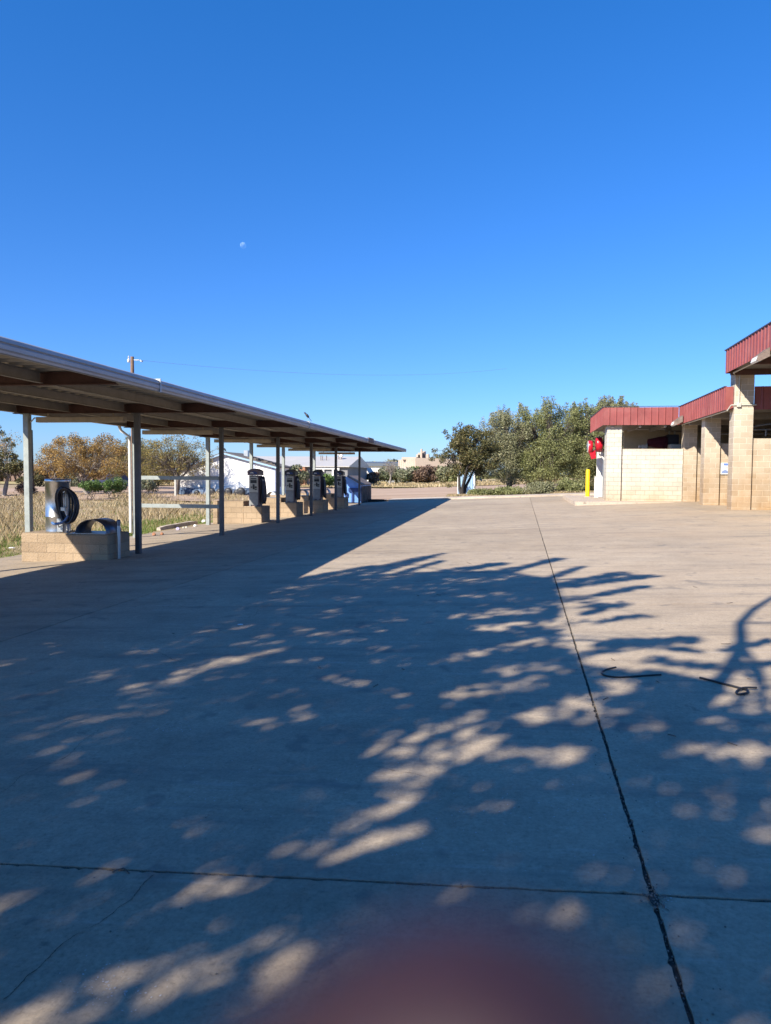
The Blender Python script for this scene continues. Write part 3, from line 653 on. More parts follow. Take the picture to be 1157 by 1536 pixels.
mb=MB(); mb.box(u4+.05,u4+.25,8.63,9.6,-.3,3.84); part(mb,'side_wall',M['whiteblock'])
UF=-.27; UC=u4-.22; VK=7.82; VE=14.3
dz=(0,0,1)
def fascia(P0,ds,dn,L,z0,h,name='ribbed_fascia'):
    mb=MB(); ribbed(mb,(P0[0],P0[1],z0),ds,dn,dz,L,h,.305,.055,.028,.01); part(mb,name,M['red'])
# lower fascia: along the bays, across the projecting bay, and back along its side
fascia((UF,VK,0),(0,-1,0),(-1,0,0),VK-.12,3.82,.80)
fascia((UC,VK,0),(1,0,0),(0,-1,0),UF-UC-.03,3.82,.80)
fascia((UC,VE,0),(0,-1,0),(-1,0,0),VE-VK,3.82,.80)
fascia((.66,.12,0),(1,0,0),(0,-1,0),8.3,3.82,.80)
fascia((UF,.12,0),(1,0,0),(0,-1,0),-UF-.02,3.82,.80)
# upper fascia of the tall bay and its far end
fascia((UF-.02,.14,0),(0,-1,0),(-1,0,0),9.2,5.08,.78)
fascia((UF,.16,0),(1,0,0),(0,1,0),9,5.08,.78)
mb=MB()
mb.box(UF-.045,UF+.03,.14,VK-.01,4.622,4.65); mb.box(UC-.045,UF+.03,VK-.045,VK+.03,4.6505,4.672); mb.box(UC-.045,UC+.03,VK+.031,VE,4.622,4.65); mb.box(UF-.07,UF+.03,-9.1,.18,5.862,5.90)
part(mb,'coping',plain('dark_coping',(.06,.055,.075),.5,.2,.1))
mb=MB(); mb.box(UF+.02,9,.25,VE-.1,3.90,3.98); mb.box(UC+.02,UF+.019,VK+.05,VE-.1,3.90,3.98); part(mb,'lower_roof',M['soffit'])
mb=MB(); mb.box(UF+.02,9,-9,.1,5.20,5.28); part(mb,'upper_roof',M['soffit'])
mb=MB()
for v in (2.4,6.2,9.9,11.6): mb.box(UF+.1,8.9,v,v+.12,3.70,3.899)
for u in (UC+.4,UC+1.6,UC+2.7): mb.box(u,u+.1,VK+.1,11.9,3.72,3.899)
part(mb,'lower_roof_beam',M['purlin'])
mb=MB()
for v in (-.1,-2.6,-5.0): mb.box(UF+.1,8.9,v,v+.14,5.0,5.199)
part(mb,'upper_roof_beam',M['beam'])
mb=MB(); mb.tube([(-.20,.1,3.80),(-.20,VK-.3,3.80),(-.1,VK+.1,3.78)],.028,8); mb.tube([(-.03,-.03,5.02),(-.12,-.2,5.06),(-.12,-8,5.06)],.028,8)
mb.tube([(.13,-.03,5.02),(.13,-.03,4.02)],.02,8); mb.tube([(-.12,-.03,3.97),(.06,-.03,3.97)],.022,8); mb.tube([(.2,-.03,3.97),(.70,-.03,3.97)],.022,8); mb.tube([(-.12,-.03,3.97),(-.2,.1,3.8)],.022,8)
part(mb,'conduit',M['offwhite'])
mb=MB(); mb.bev(.06,.20,-.075,-.002,3.90,4.04,.012); part(mb,'junction_box',M['offwhite'])
def lamp(u,v,z,s=1.):
    mb=MB(); mb.prism([(u-.02,z+.20*s),(u-.30*s,z-.02),(u-.34*s,z-.14*s),(u-.28*s,z-.17*s),(u-.02,z-.05)],'y',v-.26*s,v+.26*s); h=part(mb,'wall_light',M['rust'])
    mb=MB(); mb.prism([(u-.305*s,z-.03),(u-.345*s,z-.14*s),(u-.30*s,z-.182*s),(u-.06,z-.075),(u-.08,z-.06)],'y',v-.23*s,v+.23*s); mb.build('lens',M['white'],h)
lamp(UF-.03,7.1,3.93,1.2); lamp(UF-.02,-4.3,4.98,1.1)
# pipes and shaded gear hanging in the bays
mb=MB(); mb.tube([(.9,2.2,3.25),(8,2.2,3.25)],.03,8); mb.tube([(1.7,2.2,3.25),(1.7,2.2,3.0)],.03,8); mb.tube([(2.2,1.5,3.5),(1.2,1.5,3.35),(.8,1.5,3.2)],.035,8)
mb.tube([(.3,6,3.3),(8,6,3.3)],.03,8); part(mb,'overhead_pipe',M['greypanel'])
mb=MB(); 
for a,b,c_,d in ((2.3,2.34,3.0,3.62),(3.3,3.34,3.0,3.62)): mb.box(a,b,2.6,2.64,c_,d)
mb.box(2.34,3.3,2.6,2.64,3.0,3.04); mb.box(2.34,3.3,2.6,2.64,3.58,3.62); part(mb,'menu_frame',plain('lilac_frame',(.25,.24,.42),.5))
# narrow exit frame at the back corner of the projecting bay
def loc(px,Y): return BX_(X_at(px,Y),Y)
ua,va=loc(904.5,40.6); ub,_=loc(910.5,40.6)
mb=MB(); mb.bev(ua,ub,va,va+.12,-.1,2.72,.01); part(mb,'steel_jamb',M['galv'])
uc,vc=loc(893.5,41.4); ud,_=loc(904.4,41.4)
mb=MB(); mb.box(uc+.05,ud,vc,vc+.08,.1,2.9); mb.box(uc+.5,uc+.53,vc-.03,vc-.001,.3,1.4); part(mb,'exit_panel',M['white'])
mb=MB(); mb.box(ua-.5,ub+.6,va+.13,va+.25,2.75,2.9); mb.bar((ua-.25,va,2.7),(ua+.3,va,2.1),.06); part(mb,'header_rail',M['white'])
# raised apron in front of and under the projecting bay
mb=MB(); mb.prism([(UC-1.3,6.2),(-.05,6.9),(.6,7.6),(.6,16.5),(UC-1.3,16.5)],'z',-.1,.325); o=part(mb,'apron_slab',M['kerb']); o.parent=None
o.data.transform(Matrix.Translation(BO)@Matrix.Rotation(BR,4,'Z')); o.name='bay_apron'; tag(o,kind='structure')
mb=MB(); mb.box(.62,9,-9,16,.3365,.3405); o=part(mb,'bay_floor',M['lot']); o.parent=None
o.data.transform(Matrix.Translation(BO)@Matrix.Rotation(BR,4,'Z')); tag(o,kind='structure')
# white box post, yellow bollard
def W(u,v,z=0): 
    q=Matrix.Rotation(BR,4,'Z')@Vector((u,v,z)); return BO+q
x,y=X_at(895.2,40.3),40.3; e=empty('box_post',(x,y,.3),0,'white square box post standing between yellow bollard and white column','post')
mb=MB(); mb.bev(x-.10,x+.10,y-.1,y+.1,.2,1.42,.015); rel(mb,'post_body',M['white'],e); mb=MB(); mb.bev(x-.115,x+.115,y-.115,y+.115,1.421,1.46,.012); rel(mb,'post_cap',M['offwhite'],e)
x,y=X_at(882.2,41.2),41.2; e=empty('bollard',(x,y,.2),0,'bright yellow steel bollard at the corner of the car wash','bollard')
mb=MB(); mb.lathe((x,y,.1),[(.115,0),(.115,1.65),(.10,1.70),(.05,1.73),(.003,1.735)],24); rel(mb,'pipe',M['yellow'],e)
mb=MB(); mb.lathe((x,y,.1),[(.2,0),(.2,.2),(.18,.235),(.12,.24)],20); rel(mb,'footing',M['kerb'],e)
# red blower pair hung at the exit
y=40.2; bz=3.12
e=empty('dryer_blower',(X_at(890,y),y,bz),0,'glossy red twin drum dryer blower hanging at the car wash exit','blower')
def drum(xc,yc,zc,r,wd,nm):
    mb=MB(); mb.lathe((xc-wd/2,yc,zc),[(r*.9,-.01),(r*.93,0),(r,.04),(r,wd-.04),(r*.93,wd),(r*.9,wd+.01)],32,'x'); return rel(mb,nm,M['redshiny'],e)
x1=X_at(884.5,y); x2=X_at(897.5,y+.25)
d1=drum(x1,y,3.02,.34,.20,'front_drum'); d2=drum(x2,y+.25,3.16,.40,.30,'rear_drum')
mb=MB(); mb.lathe((x1-.16,y,3.02),[(.05,0),(.16,.0),(.21,.04),(.21,.08)],24,'x'); rel(mb,'intake_cone',M['galv'],e)
mb=MB(); mb.lathe((x1-.125,y,3.02),[(.30,0),(.31,.02)],24,'x'); rel(mb,'intake_ring',M['offwhite'],e)
mb=MB(); mb.prism([(x1-.05,2.75),(x1+.25,2.85),(x1+.3,2.42),(x1+.08,2.36)],'y',y-.16,y+.16); rel(mb,'nozzle',M['redshiny'],e)
mb=MB(); mb.cyl((x2+.15,y+.25,3.2),.12,.5,16,'x'); mb.bar((x2+.3,y+.25,3.3),(x2+.45,y+.25,3.85),.08); mb.bar((x2+.2,y+.25,2.95),(x2+.7,y+.25,2.45),.05); rel(mb,'motor',M['navy'],e)
mb=MB(); mb.tube([(x2+.05,y+.2,2.8),(x2-.02,y+.15,2.62),(x2+.06,y+.15,2.5),(x2+.0,y+.15,2.4)],.02,6); rel(mb,'cable',M['offwhite'],e)
# wash gantry seen over the low wall
y=37.6; xa_=lambda px: X_at(px,y)
e=empty('wash_gantry',(xa_(985),y,2.7),0,'dark maroon and white wash machinery behind the low cream wall','wash gantry')
zt=lambda py: Z_at(py,y,980)
mb=MB(); mb.lathe((xa_(970),y,zt(664)),[(.03,0),(.18,.02),(.22,.25),(.3,.55),(.34,.9),(.1,.94)],14,'x'); rel(mb,'brush_roll',plain('maroon_brush',(.09,.012,.03),.9,0,.5,20,.02,40),e)
mb=MB(); mb.bev(xa_(957),xa_(963),y-.1,y+.1,zt(672),zt(668),.02); mb.bev(xa_(962),xa_(970),y-.12,y+.12,zt(673.5),zt(667),.03); rel(mb,'nozzle_head',M['white'],e)
mb=MB(); mb.bev(xa_(998),xa_(1016),y-.2,y+.3,zt(667),zt(652),.03); mb.bev(xa_(993),xa_(999),y-.15,y+.2,zt(664),zt(656),.02); rel(mb,'drive_motor',M['navy'],e)
mb=MB(); mb.bev(xa_(997),xa_(1016),y-1.1,y-.5,2.745,zt(667.5),.03); rel(mb,'housing',M['offwhite'],e)
mb=MB(); mb.box(xa_(1002),xa_(1004),y,y+.1,zt(652),3.69); mb.box(xa_(1010),xa_(1012),y,y+.1,zt(652),3.69); mb.bar((xa_(960),y,zt(670)),(xa_(1000),y,zt(655)),.05); rel(mb,'hanger',M['galv'],e)
# notice board on the divider between the bays
p=W(.88,4.06); e=empty('notice_board',(p.x,p.y,1.4),BR,'small white notice board with blue bands on the bay wall','notice board')
mb=MB(); mb.bev(-.26,.26,-.015,.02,.18,.64,.004); b=mb.build('board',M['white'],e)
mb=MB(); mb.box(-.16,.25,-.0185,-.0155,.53,.62); mb.build('header_band',plain('sign_blue',(.12,.20,.48),.5),b)
mb=MB(); mb.prism([(-.23,.24),(-.2,.32),(-.08,.37),(.0,.31),(.1,.35),(.2,.25),(.2,.22),(-.23,.22)],'y',-.0185,-.0155); mb.build('picture_patch',plain('sign_slate',(.18,.24,.42),.5),b)
mb=MB(); mb.box(-.18,.0,-.0185,-.0155,.42,.435); mb.box(-.1,.12,-.0185,-.0155,.46,.475); mb.build('red_line',plain('sign_red',(.5,.08,.1),.5),b)
# ------------------------------------------------------------------ plants
def tree(name,label,cat,base,clusters,lmat,bmat,nleaf,lsz,seed,trunk_r=.14,fork=.35,crs=.45,group=None,twigs=0,stems=1,twigmat=None,droop=0.,hub=None):
    """clusters: list of (x,y,z,r) foliage clumps; limbs run to each"""
    rng=np.random.default_rng(seed); r=random.Random(seed); base=Vector(base); e=empty(name,base,0,label,cat,group)
    C=np.array(clusters); ctr=Vector(C[:,:3].mean(0)); zlo=C[:,2].min(); H=C[:,2].max()-base.z
    tb=MB(); limbs=[]
    for s in range(stems):
        off=Vector((r.uniform(-1,1),r.uniform(-1,1),0))*(.3 if stems>1 else 0)
        top=base+Vector((0,0,H*fork))+ (hub-base if hub else Vector((0,0,0)))+off*1.5+Vector((r.uniform(-.2,.2),r.uniform(-.2,.2),0))
        b0=base+off*.35; mid=b0.lerp(top,.5)+Vector((r.uniform(-.12,.12),r.uniform(-.12,.12),0))
        R0=trunk_r*(.75 if stems>1 else 1)
        tb.tube([b0-Vector((0,0,.2)),b0+Vector((0,0,.08)),mid,top],[R0*1.35,R0*1.05,R0*.85,R0*.7],9); limbs.append((top,R0*.68))
    # main limbs toward sectors
    K=6; order=sorted(range(len(C)),key=lambda i:math.atan2(C[i,1]-ctr.y,C[i,0]-ctr.x)+r.uniform(-.3,.3)); mains=[]
    for k in range(K):
        ids=order[k*len(C)//K:(k+1)*len(C)//K]
        if not ids: continue
        m=Vector(C[ids,:3].mean(0)); st,sr=limbs[k%len(limbs)]
        q=st.lerp(m,.55)+Vector((r.uniform(-.25,.25),r.uniform(-.25,.25),r.uniform(-.1,.35)))
        pts=[st,st.lerp(q,.5)+Vector((r.uniform(-.15,.15),r.uniform(-.15,.15),.1)),q,q.lerp(m,.9)]
        rr=[sr*.8,sr*.62,sr*.45,sr*.25]; tb.tube(pts,rr,7)
        for i in ids:
            c=Vector(C[i,:3]); t=r.uniform(.3,1); a=pts[1].lerp(pts[2],t) if t<.75 else pts[2].lerp(pts[3],(t-.75)*4)
            mid=a.lerp(c,.5)+Vector((r.uniform(-.2,.2),r.uniform(-.2,.2),r.uniform(-.15,.25)))
            tb.tube([a,mid,c],[sr*.28,sr*.17,sr*.07],5,False)
            for _ in range(twigs):
                d=Vector((r.gauss(0,1),r.gauss(0,1),r.gauss(.4,1))).normalized()*C[i,3]*r.uniform(.7,1.5)
                s0=mid.lerp(c,r.random()); tb.tube([s0,s0+d*.5+Vector((r.uniform(-.1,.1),0,r.uniform(-.1,.1))),s0+d],[sr*.08,sr*.05,.004],3,False)
    rel(tb,'trunk',bmat,e)
    n=len(C); w=C[:,3]**2; w=w/w.sum(); idx=rng.choice(n,size=nleaf,p=w)
    P=rng.normal(size=(nleaf,3)); P/=np.linalg.norm(P,axis=1)[:,None]; rad=C[idx,3]*rng.uniform(.15,1.0,nleaf)**crs
    P=C[idx,:3]+P*rad[:,None]*np.array([1,1,.75])
    V=leaf_quads(P,lsz,lsz*.6,rng,droop)-np.array(base)
    np_mesh('crown',V,4,lmat,e); return e
def blob(cx,cy,cz,rx,ry,rz,n,rc,seed,shell=.45,flat=-.9):
    r=random.Random(seed); out=[]
    while len(out)<n:
        v=Vector((r.gauss(0,1),r.gauss(0,1),r.gauss(0,1))).normalized()*(r.random()**shell)
        if v.z<flat: continue
        out.append((cx+v.x*rx,cy+v.y*ry,cz+v.z*rz,rc*r.uniform(.6,1.35)))
    return out
# --- right hand thicket: crowns given by where they stand
def crown(pxl,pxr,pyt,pyb,Y,n,rc,seed,ry=None,**k):
    xl,xr=X_at(pxl,Y),X_at(pxr,Y); zt_,zb=Z_at(pyt,Y,(pxl+pxr)/2),Z_at(pyb,Y,(pxl+pxr)/2)
    rx=(xr-xl)/2-rc*.6; rz=(zt_-zb)/2-rc*.5
    return blob((xl+xr)/2,Y,(zt_+zb)/2,rx,ry or rx*.8,rz,n,rc,seed,**k)
oaks=[('live_oak','dark dense live oak filling the back of the thicket between the others',(728,912,622,742,67,70,1.15,6),'darkleaf',(812,67)),
 ('live_oak','broad live oak behind the dark tree, left end of the thicket',(712,800,616,738,59,120,.68,1),'oak2',(765,59)),
 ('live_oak','tall live oak with a lumpy top, third crown of the thicket from the left',(768,872,602,738,58.5,140,.68,2),'oak',(822,58.5)),
 ('live_oak','grey green live oak just left of the red blower',(836,932,606,738,59,130,.66,3),'oak',(885,59)),
 ('live_oak','leaning live oak whose top rises above the left end of red fascia',(878,950,598,700,63,90,.62,4),'oak2',(915,63)),
 ('live_oak','live oak mostly hidden behind the red fascia, only its ragged top showing',(922,970,612,720,68,60,.6,5),'oak2',(965,68))]
for nm,lb,a,mt,(bp,bY) in oaks:
    cl=crown(*a)
    r=random.Random(a[7]+50)
    # ragged shoots on the top
    for k in range(20):
        px=r.uniform(a[0]+10,a[1]-6); f=(px-(a[0]+a[1])/2)/((a[1]-a[0])/2); py=a[2]+ (1-math.sqrt(max(0,1-f*f)))*40+r.uniform(-9,8); Yk=a[4]+r.uniform(-1.5,1.5); lean=r.uniform(-5,5)
        for j in range(4):
            q=at(px+lean*j/3,py+15-5*j,Yk); cl.append((q.x,q.y,q.z,.42-.08*j))
    tree(nm,lb,'tree',(X_at(bp,bY),bY,gz(X_at(bp,bY))),cl,M[mt],M['bark'],50000,.10,a[7],.2,.3,.62,'live oaks in the thicket',twigs=1,stems=2)
cl=crown(657,756,638,722,53.5,105,.46,11,ry=1.7,shell=.5)
cl=[c for c in cl if not (c[0]<X_at(664,53.5) and c[2]>Z_at(660,53.5))]
for px,py in ((652,676),(655,683),(648,688),(664,692),(690,637),(697,642),(683,643),(668,648),(672,655),(706,640),(740,700),(672,712),(664,722),(674,728)):
    q=at(px,py,53.5); cl.append((q.x,q.y,q.z,.27)); q=at(px*.6+700*.4,py*.7+675*.3,53.5); cl.append((q.x,q.y,q.z,.35))
tree('small_dark_tree','small dark leaved tree with several black stems at the lot end','tree',(X_at(694,53.2),53.2,gz(-2.7)),cl,M['darkleaf'],M['darkbark'],21000,.125,21,.17,.28,.6,None,twigs=1,stems=4)
def shrub(name,label,pxl,pxr,pyt,pyb,Y,mt,n,nl,lsz,rc,seed,grp,cat='shrub',ry=1.2,bare=2):
    cl=crown(pxl,pxr,pyt,pyb,Y,n,rc,seed,ry=ry,flat=-.6); x=(X_at(pxl,Y)+X_at(pxr,Y))/2
    z=gz(x)+(.05 if Y>50 else 0)
    cl=[(a,b,max(c,z+.2),d) for a,b,c,d in cl]
    return tree(name,label,cat,(x,Y,z),cl,M[mt],M['bark'],nl,lsz,seed,.05,.12,.5,grp,twigs=bare,stems=3)
for i,(a,b,t,bt,Y,mt,lb) in enumerate([(700,745,733,749,51.2,'oak','low olive brush at the foot of the thicket, right of the blue shed'),(738,790,729,749,51.5,'oak','dense olive brush at the foot of the thicket, below its middle'),
     (782,838,722,749,51,'oak2','pale green brush at the thicket foot, widest clump'),(830,884,716,749,51.3,'oak','dark green brush at the thicket foot beside the yellow bollard'),(868,905,722,748,52.5,'darkleaf','dark brush behind the yellow bollard and white post')]):
    shrub('brush_clump',lb,a,b,t,bt,Y,mt,40,7000,.105,.38,60+i,'brush along the thicket foot')
# blue shed behind the dark tree
e=empty('shed',(X_at(702,57.5),57.5,0),0,'pale blue ribbed metal shed behind the small dark tree','shed')
mb=MB(); x0,x1=X_at(687,57.5),X_at(713,57.5); zb=gz(-3)-.1; ribbed(mb,(x0,57.0,zb),(1,0,0),(0,-1,0),(0,0,1),x1-x0,1.95,.2,.05,.03,.02); mb.box(x0,x1,57.03,58.6,zb,zb+1.93); rel(mb,'ribbed_wall',M['skyblue'],e)
mb=MB(); mb.prism([(x0-.06,zb+1.95),(x1+.06,zb+1.95),((x0+x1)/2,zb+2.15)],'y',56.93,58.7); rel(mb,'roof',M['galv'],e)
mb=MB(); mb.box(x1-.09,x1+.01,56.93,56.96,zb,zb+1.9); mb.box(x0,x0+.06,56.93,56.96,zb,zb+1.9); rel(mb,'corner_trim',M['white'],e)
# --- autumn trees on the left
def atree(lb,pxl,pxr,pyt,pyb,Y,bp,mt,seed,n=70,nl=4200,lsz=.15,rc=.55,bm='barkpale',tr=.2,stems=2,shell=.4,tw=5,name='pecan_tree',extra=(),ry=None,fork=.28):
    cl=crown(pxl,pxr,pyt,pyb,Y,n,rc,seed,ry=ry,shell=shell)
    for px,py,rr in extra:
        q=at(px,py,Y); cl.append((q.x,q.y,q.z,rr))
    x=X_at(bp,Y); return tree(name,lb,'tree',(x,Y,gz(x)),cl,M[mt],M[bm],nl,lsz,seed,tr,fork,.55,'autumn trees beyond the canopy',twigs=tw,stems=stems)
atree('spreading amber autumn tree with forked pale trunk behind the steel drum',64,202,644,724,62,133,'autumn',31,n=150,nl=24000,lsz=.115,tr=.24,fork=.2)
atree('sparse orange tree between the second rear post and the drum',50,108,668,726,66,88,'autumn',32,n=45,nl=3800,tr=.14)
atree('olive and gold autumn tree right behind the brown utility pole',160,246,650,726,69,176,'autumn2',33,n=100,nl=15000,lsz=.115,tr=.22)
atree('thin leaved tree with dark forked trunk casting shade on white gable',205,322,646,727,63.2,264,'autumn2',34,n=115,nl=12500,lsz=.11,tr=.27,shell=.5,bm='bark',fork=.25,
      extra=((300,668,.4),(315,690,.4),(326,700,.4),(330,672,.35),(292,655,.35)))
atree('low olive brown tree filling the gap far behind the amber tree',96,268,664,726,84,170,'autumn2',37,n=90,nl=9000,lsz=.2,rc=.8,tr=.2)
atree('dark green and orange tree at the left edge of the photo',-48,38,672,728,55,5,'darkleaf',35,n=70,nl=9500,lsz=.17,tr=.22,extra=((2,650,.4),(10,660,.4),(-5,642,.4),(18,668,.35)))
atree('bare headed tree reaching above the dark tree at left edge',-30,30,640,690,60,-8,'autumn',36,n=30,nl=900,lsz=.13,tr=.16,tw=8)
for i,(a,b,t,bt,Y,mt,lb) in enumerate([(124,150,717,742,50,'shrubgreen','bright green bush right of the steel drum behind hose'),(150,196,716,744,51,'shrubgreen','wide green bush just left of the second rear post'),
    (24,52,722,744,56,'shrubbrown','brown thorny bush beside the nearest rear post'),(196,236,716,744,55,'shrub','grey green bush behind the front post with rails'),
    (30,66,700,742,90,'darkleaf','dark distant bush left of the white trailer'),(86,128,704,738,92,'shrub','distant grey bush behind the steel drum'),(140,208,698,736,95,'shrubbrown','distant brown brush behind the amber tree'),(205,262,700,738,93,'darkleaf','distant dark brush left of the white house')]):
    shrub('bush',lb,a,b,t,bt,Y,mt,30,3000 if Y<60 else 2600,.12 if Y<60 else .2,.3 if Y<60 else .5,80+i,'bushes beyond the canopy',ry=1 if Y<60 else 2)
# --- shrub row and background plants on the far side of the field
row=[(566,604,699,727,152,'shrub','olive shrub at the left end of the far shrub row'),(592,628,701,728,150,'shrub','grey shrub second from left in the far row'),(610,640,699,728,153,'shrubgreen','greener shrub in the far row below the tan wall corner'),
 (622,650,696,729,149,'shrubbrown','reddish brown shrub in the middle of the far row'),(640,668,698,729,152,'shrub','grey green shrub right of the reddish brown one'),(656,692,692,730,150,'oak2','tall pale shrub at the right end of the far row'),(676,720,700,730,147,'oak','dark shrub behind the small dark tree stems')]
for i,(a,b,t,bt,Y,mt,lb) in enumerate(row): shrub('field_shrub',lb,a-7,b+7,t,bt,Y,mt,48,3600,.42,.95,120+i,'far shrub row',ry=3)
bgp=[(484,502,711,730,100,'shrubgreen','light green bush between the third and fourth vending machines'),(428,462,697,738,84,'shrub','tall yellowish brush between first and second vending machines'),
     (520,546,703,724,140,'shrubgreen','green bush above the blue dumpster'),(548,570,708,726,130,'shrubbrown','brown weeds behind the dumpster top'),(466,486,706,730,96,'shrubbrown','brown brush behind the third vending machine')]
for i,(a,b,t,bt,Y,mt,lb) in enumerate(bgp): shrub('background_bush',lb,a,b,t,bt,Y,mt,26,2200,.28 if Y<120 else .4,.6,140+i,'bushes in the background yards',ry=2)
x=X_at(585,135); cl=crown(572,600,686,716,135,40,.9,151,ry=2); tree('bare_tree','bare grey winter tree right of the last canopy post','tree',(x,135,-.55),cl,M['shrubbrown'],M['barkpale'],260,.2,151,.22,.3,.5,None,twigs=7)
# far woods along the horizon
rng=np.random.default_rng(77)
def woods(name,x0,x1,Y,h,n,mt,seed):
    rng=np.random.default_rng(seed); X=rng.uniform(x0,x1,n); hh=h*(.55+.3*np.sin(X*.05+seed)+.18*np.sin(X*.21)+.12*np.sin(X*.63))
    Z=-.6+hh*rng.uniform(0,1,n)**.7; P=np.stack([X,Y+rng.uniform(-8,8,n),Z],1)
    o=np_mesh(name,leaf_quads(P,1.9,1.4,rng),4,mt); tag(o,kind='stuff')
woods('far_woods',-330,-20,330,9,15000,M['oak2'],3); woods('far_woods',-20,150,300,9,9000,M['oak'],4)
woods('distant_brush',-120,-42,135,3.4,5000,M['shrubbrown'],5)
# --- grass
def in_house(x,y): return (y>64.5 and -32<x<-17)
def blades(name,n,xr,yr,h,w,mat,seed,ok,per=3,bend=.3,power=1.6,clump=True):
    rng=np.random.default_rng(seed); u=rng.uniform(0,1,n)
    y0,y1=yr; a=1-power; Y=((y0**a)+(u*((y1**a)-(y0**a))))**(1/a)
    X=xr[0]+(xr[1]-xr[0])*rng.uniform(0,1,n)
    keep=np.array([ok(x,y) for x,y in zip(X,Y)]); X,Y=X[keep],Y[keep]; n=len(X)
    if clump:
        dens=.5+.5*np.sin(X*1.7+np.sin(Y*1.3)*2)*np.sin(Y*1.1+X*.6); k=rng.uniform(0,1,n)<(.45+.55*dens); X,Y=X[k],Y[k]; n=len(X)
    X=np.repeat(X,per)+rng.normal(0,.05,n*per); Y=np.repeat(Y,per)+rng.normal(0,.05,n*per); n=len(X)
    zz=np.array([gz(x) for x in X])-.07
    sc=1+np.maximum(0,(Y-18))/28.
    hv=h*rng.uniform(.45,1.25,n)*(.8+.35*np.sin(X*.8+Y*.45))*np.where((X<-13)&(Y<27),1.45,1); ww=w*sc*rng.uniform(.6,1.3,n)
    th=rng.uniform(0,2*np.pi,n); dx,dy=np.cos(th),np.sin(th); ph=rng.uniform(0,2*np.pi,n); bx,by=np.cos(ph)*hv*bend*rng.uniform(.2,1.6,n),np.sin(ph)*hv*bend*rng.uniform(.2,1.6,n)
    B=np.stack([X,Y,zz],1); D=np.stack([dx*ww/2,dy*ww/2,0*ww],1)
    Mi=B+np.stack([bx*.3,by*.3,hv*.55],1); T=B+np.stack([bx,by,hv],1)
    V=np.stack([B-D,B+D,Mi+D*.8,T,Mi-D*.8],axis=1).reshape(-1,3)
    o=np_mesh(name,V,5,mat); return tag(o,kind='stuff')
edge=lambda y: -12.1-.5*math.sin(y*.5)-.3*math.sin(y*1.7)
blades('dry_grass',70000,(-52,-11.6),(8.5,64),.43,.014,M['drygrass'],201,lambda x,y: x<edge(y)-1.1-1.0*rnd.random() and not in_house(x,y) and x>-.62*y-12,per=3,bend=.5)
blades('green_grass',42000,(-16,-11.22),(8.5,47),.17,.012,M['greengrass'],202,lambda x,y: x>-14.3-.6*math.sin(y)-1.2*rnd.random() and not (22.6<y<26.6 and x>-11.55) and (x<-11.25-.12*math.sin(y*2.3) ),per=3,bend=.5,clump=True)
blades('dry_grass',7000,(-14,-11.6),(8.5,47),.24,.012,M['drygrass'],206,lambda x,y:(x<-11.4),per=2)
blades('green_weeds',16000,(-45,-13),(10,60),.25,.02,M['greengrass'],207,lambda x,y: math.sin(x*.7+y*.3)+math.sin(y*.5-x*.2)>.5 and x>-.62*y-12,per=3,bend=.6)
blades('verge_grass',9000,(-3.5,9),(49.7,53),.26,.03,M['drygrass'],203,lambda x,y:True,per=3,power=1.01)
blades('verge_grass',3500,(-9,-2),(49.8,56),.10,.04,M['drygrass'],204,lambda x,y:rnd.random()<.4,per=2,power=1.01)
blades('meadow_grass',16000,(-60,14),(104,152),.5,.05,M['drygrass'],205,lambda x,y:True,per=2,power=1.2)
# ------------------------------------------------------------------ background buildings and poles
Y=66; e=empty('white_house',(X_at(337,Y),Y,-.6),0,'white clad gable fronted house with shingle roof behind the canopy','house')
xl,xm,xr=X_at(262,Y),X_at(338,Y),X_at(413,Y); zr,zel,zer=Z_at(680,Y,338),Z_at(706,Y,265),Z_at(700.5,Y,412); zb=-.7
mb=MB(); mb.prism([(xl,zb),(xr,zb),(xr,zer),(xm,zr),(xl,zel)],'y',Y,Y+4.5); rel(mb,'wall',M['housewhite'],e)
mb=MB()
def slab(a,b,t,y0,y1): mb.add([(a[0],y0,a[1]),(b[0],y0,b[1]),(b[0],y0,b[1]+t),(a[0],y0,a[1]+t),(a[0],y1,a[1]),(b[0],y1,b[1]),(b[0],y1,b[1]+t),(a[0],y1,a[1]+t)],[(0,1,2,3),(7,6,5,4),(0,4,5,1),(1,5,6,2),(2,6,7,3),(3,7,4,0)])
slab((xm,zr+.01),(xr+.3,zer-.06),.13,Y-.35,Y+4.7); slab((xl-.3,zel-.06),(xm,zr+.01),.13,Y-.35,Y+4.7); rf=rel(mb,'roof',M['shingle'],e)
mb=MB(); slab((xm,zr-.10),(xr+.3,zer-.17),.15,Y-.40,Y-.351); slab((xl-.3,zel-.17),(xm,zr-.10),.15,Y-.40,Y-.351); rel(mb,'barge_board',M['skyblue'],e)
mb=MB(); mb.box(X_at(379.5,Y),X_at(383,Y),Y-.06,Y-.001,zb,Z_at(693,Y,380)); mb.box(X_at(408.5,Y),X_at(413.5,Y),Y-.06,Y-.001,zb,zer-.1); rel(mb,'corner_board',plain('blue_grey_trim',(.42,.47,.58),.6),e)
mb=MB(); mb.box(X_at(355,Y),X_at(361,Y),Y+2,Y+2.5,zr-.5,Z_at(674.5,Y,357)); rel(mb,'roof_vent',M['galv'],e)
mb=MB(); r=random.Random(9)
for k in range(26):
    t=r.uniform(.45,1); px=338+75*t; q=at(px,680+20.5*t,Y); mb.bev(q.x-.25,q.x+.25,Y+.1+r.random()*2,Y+.5+r.random()*2.4,q.z+.02,q.z+.12+.16*r.random(),.03)
rel(mb,'loose_shingle',M['bark'],e)
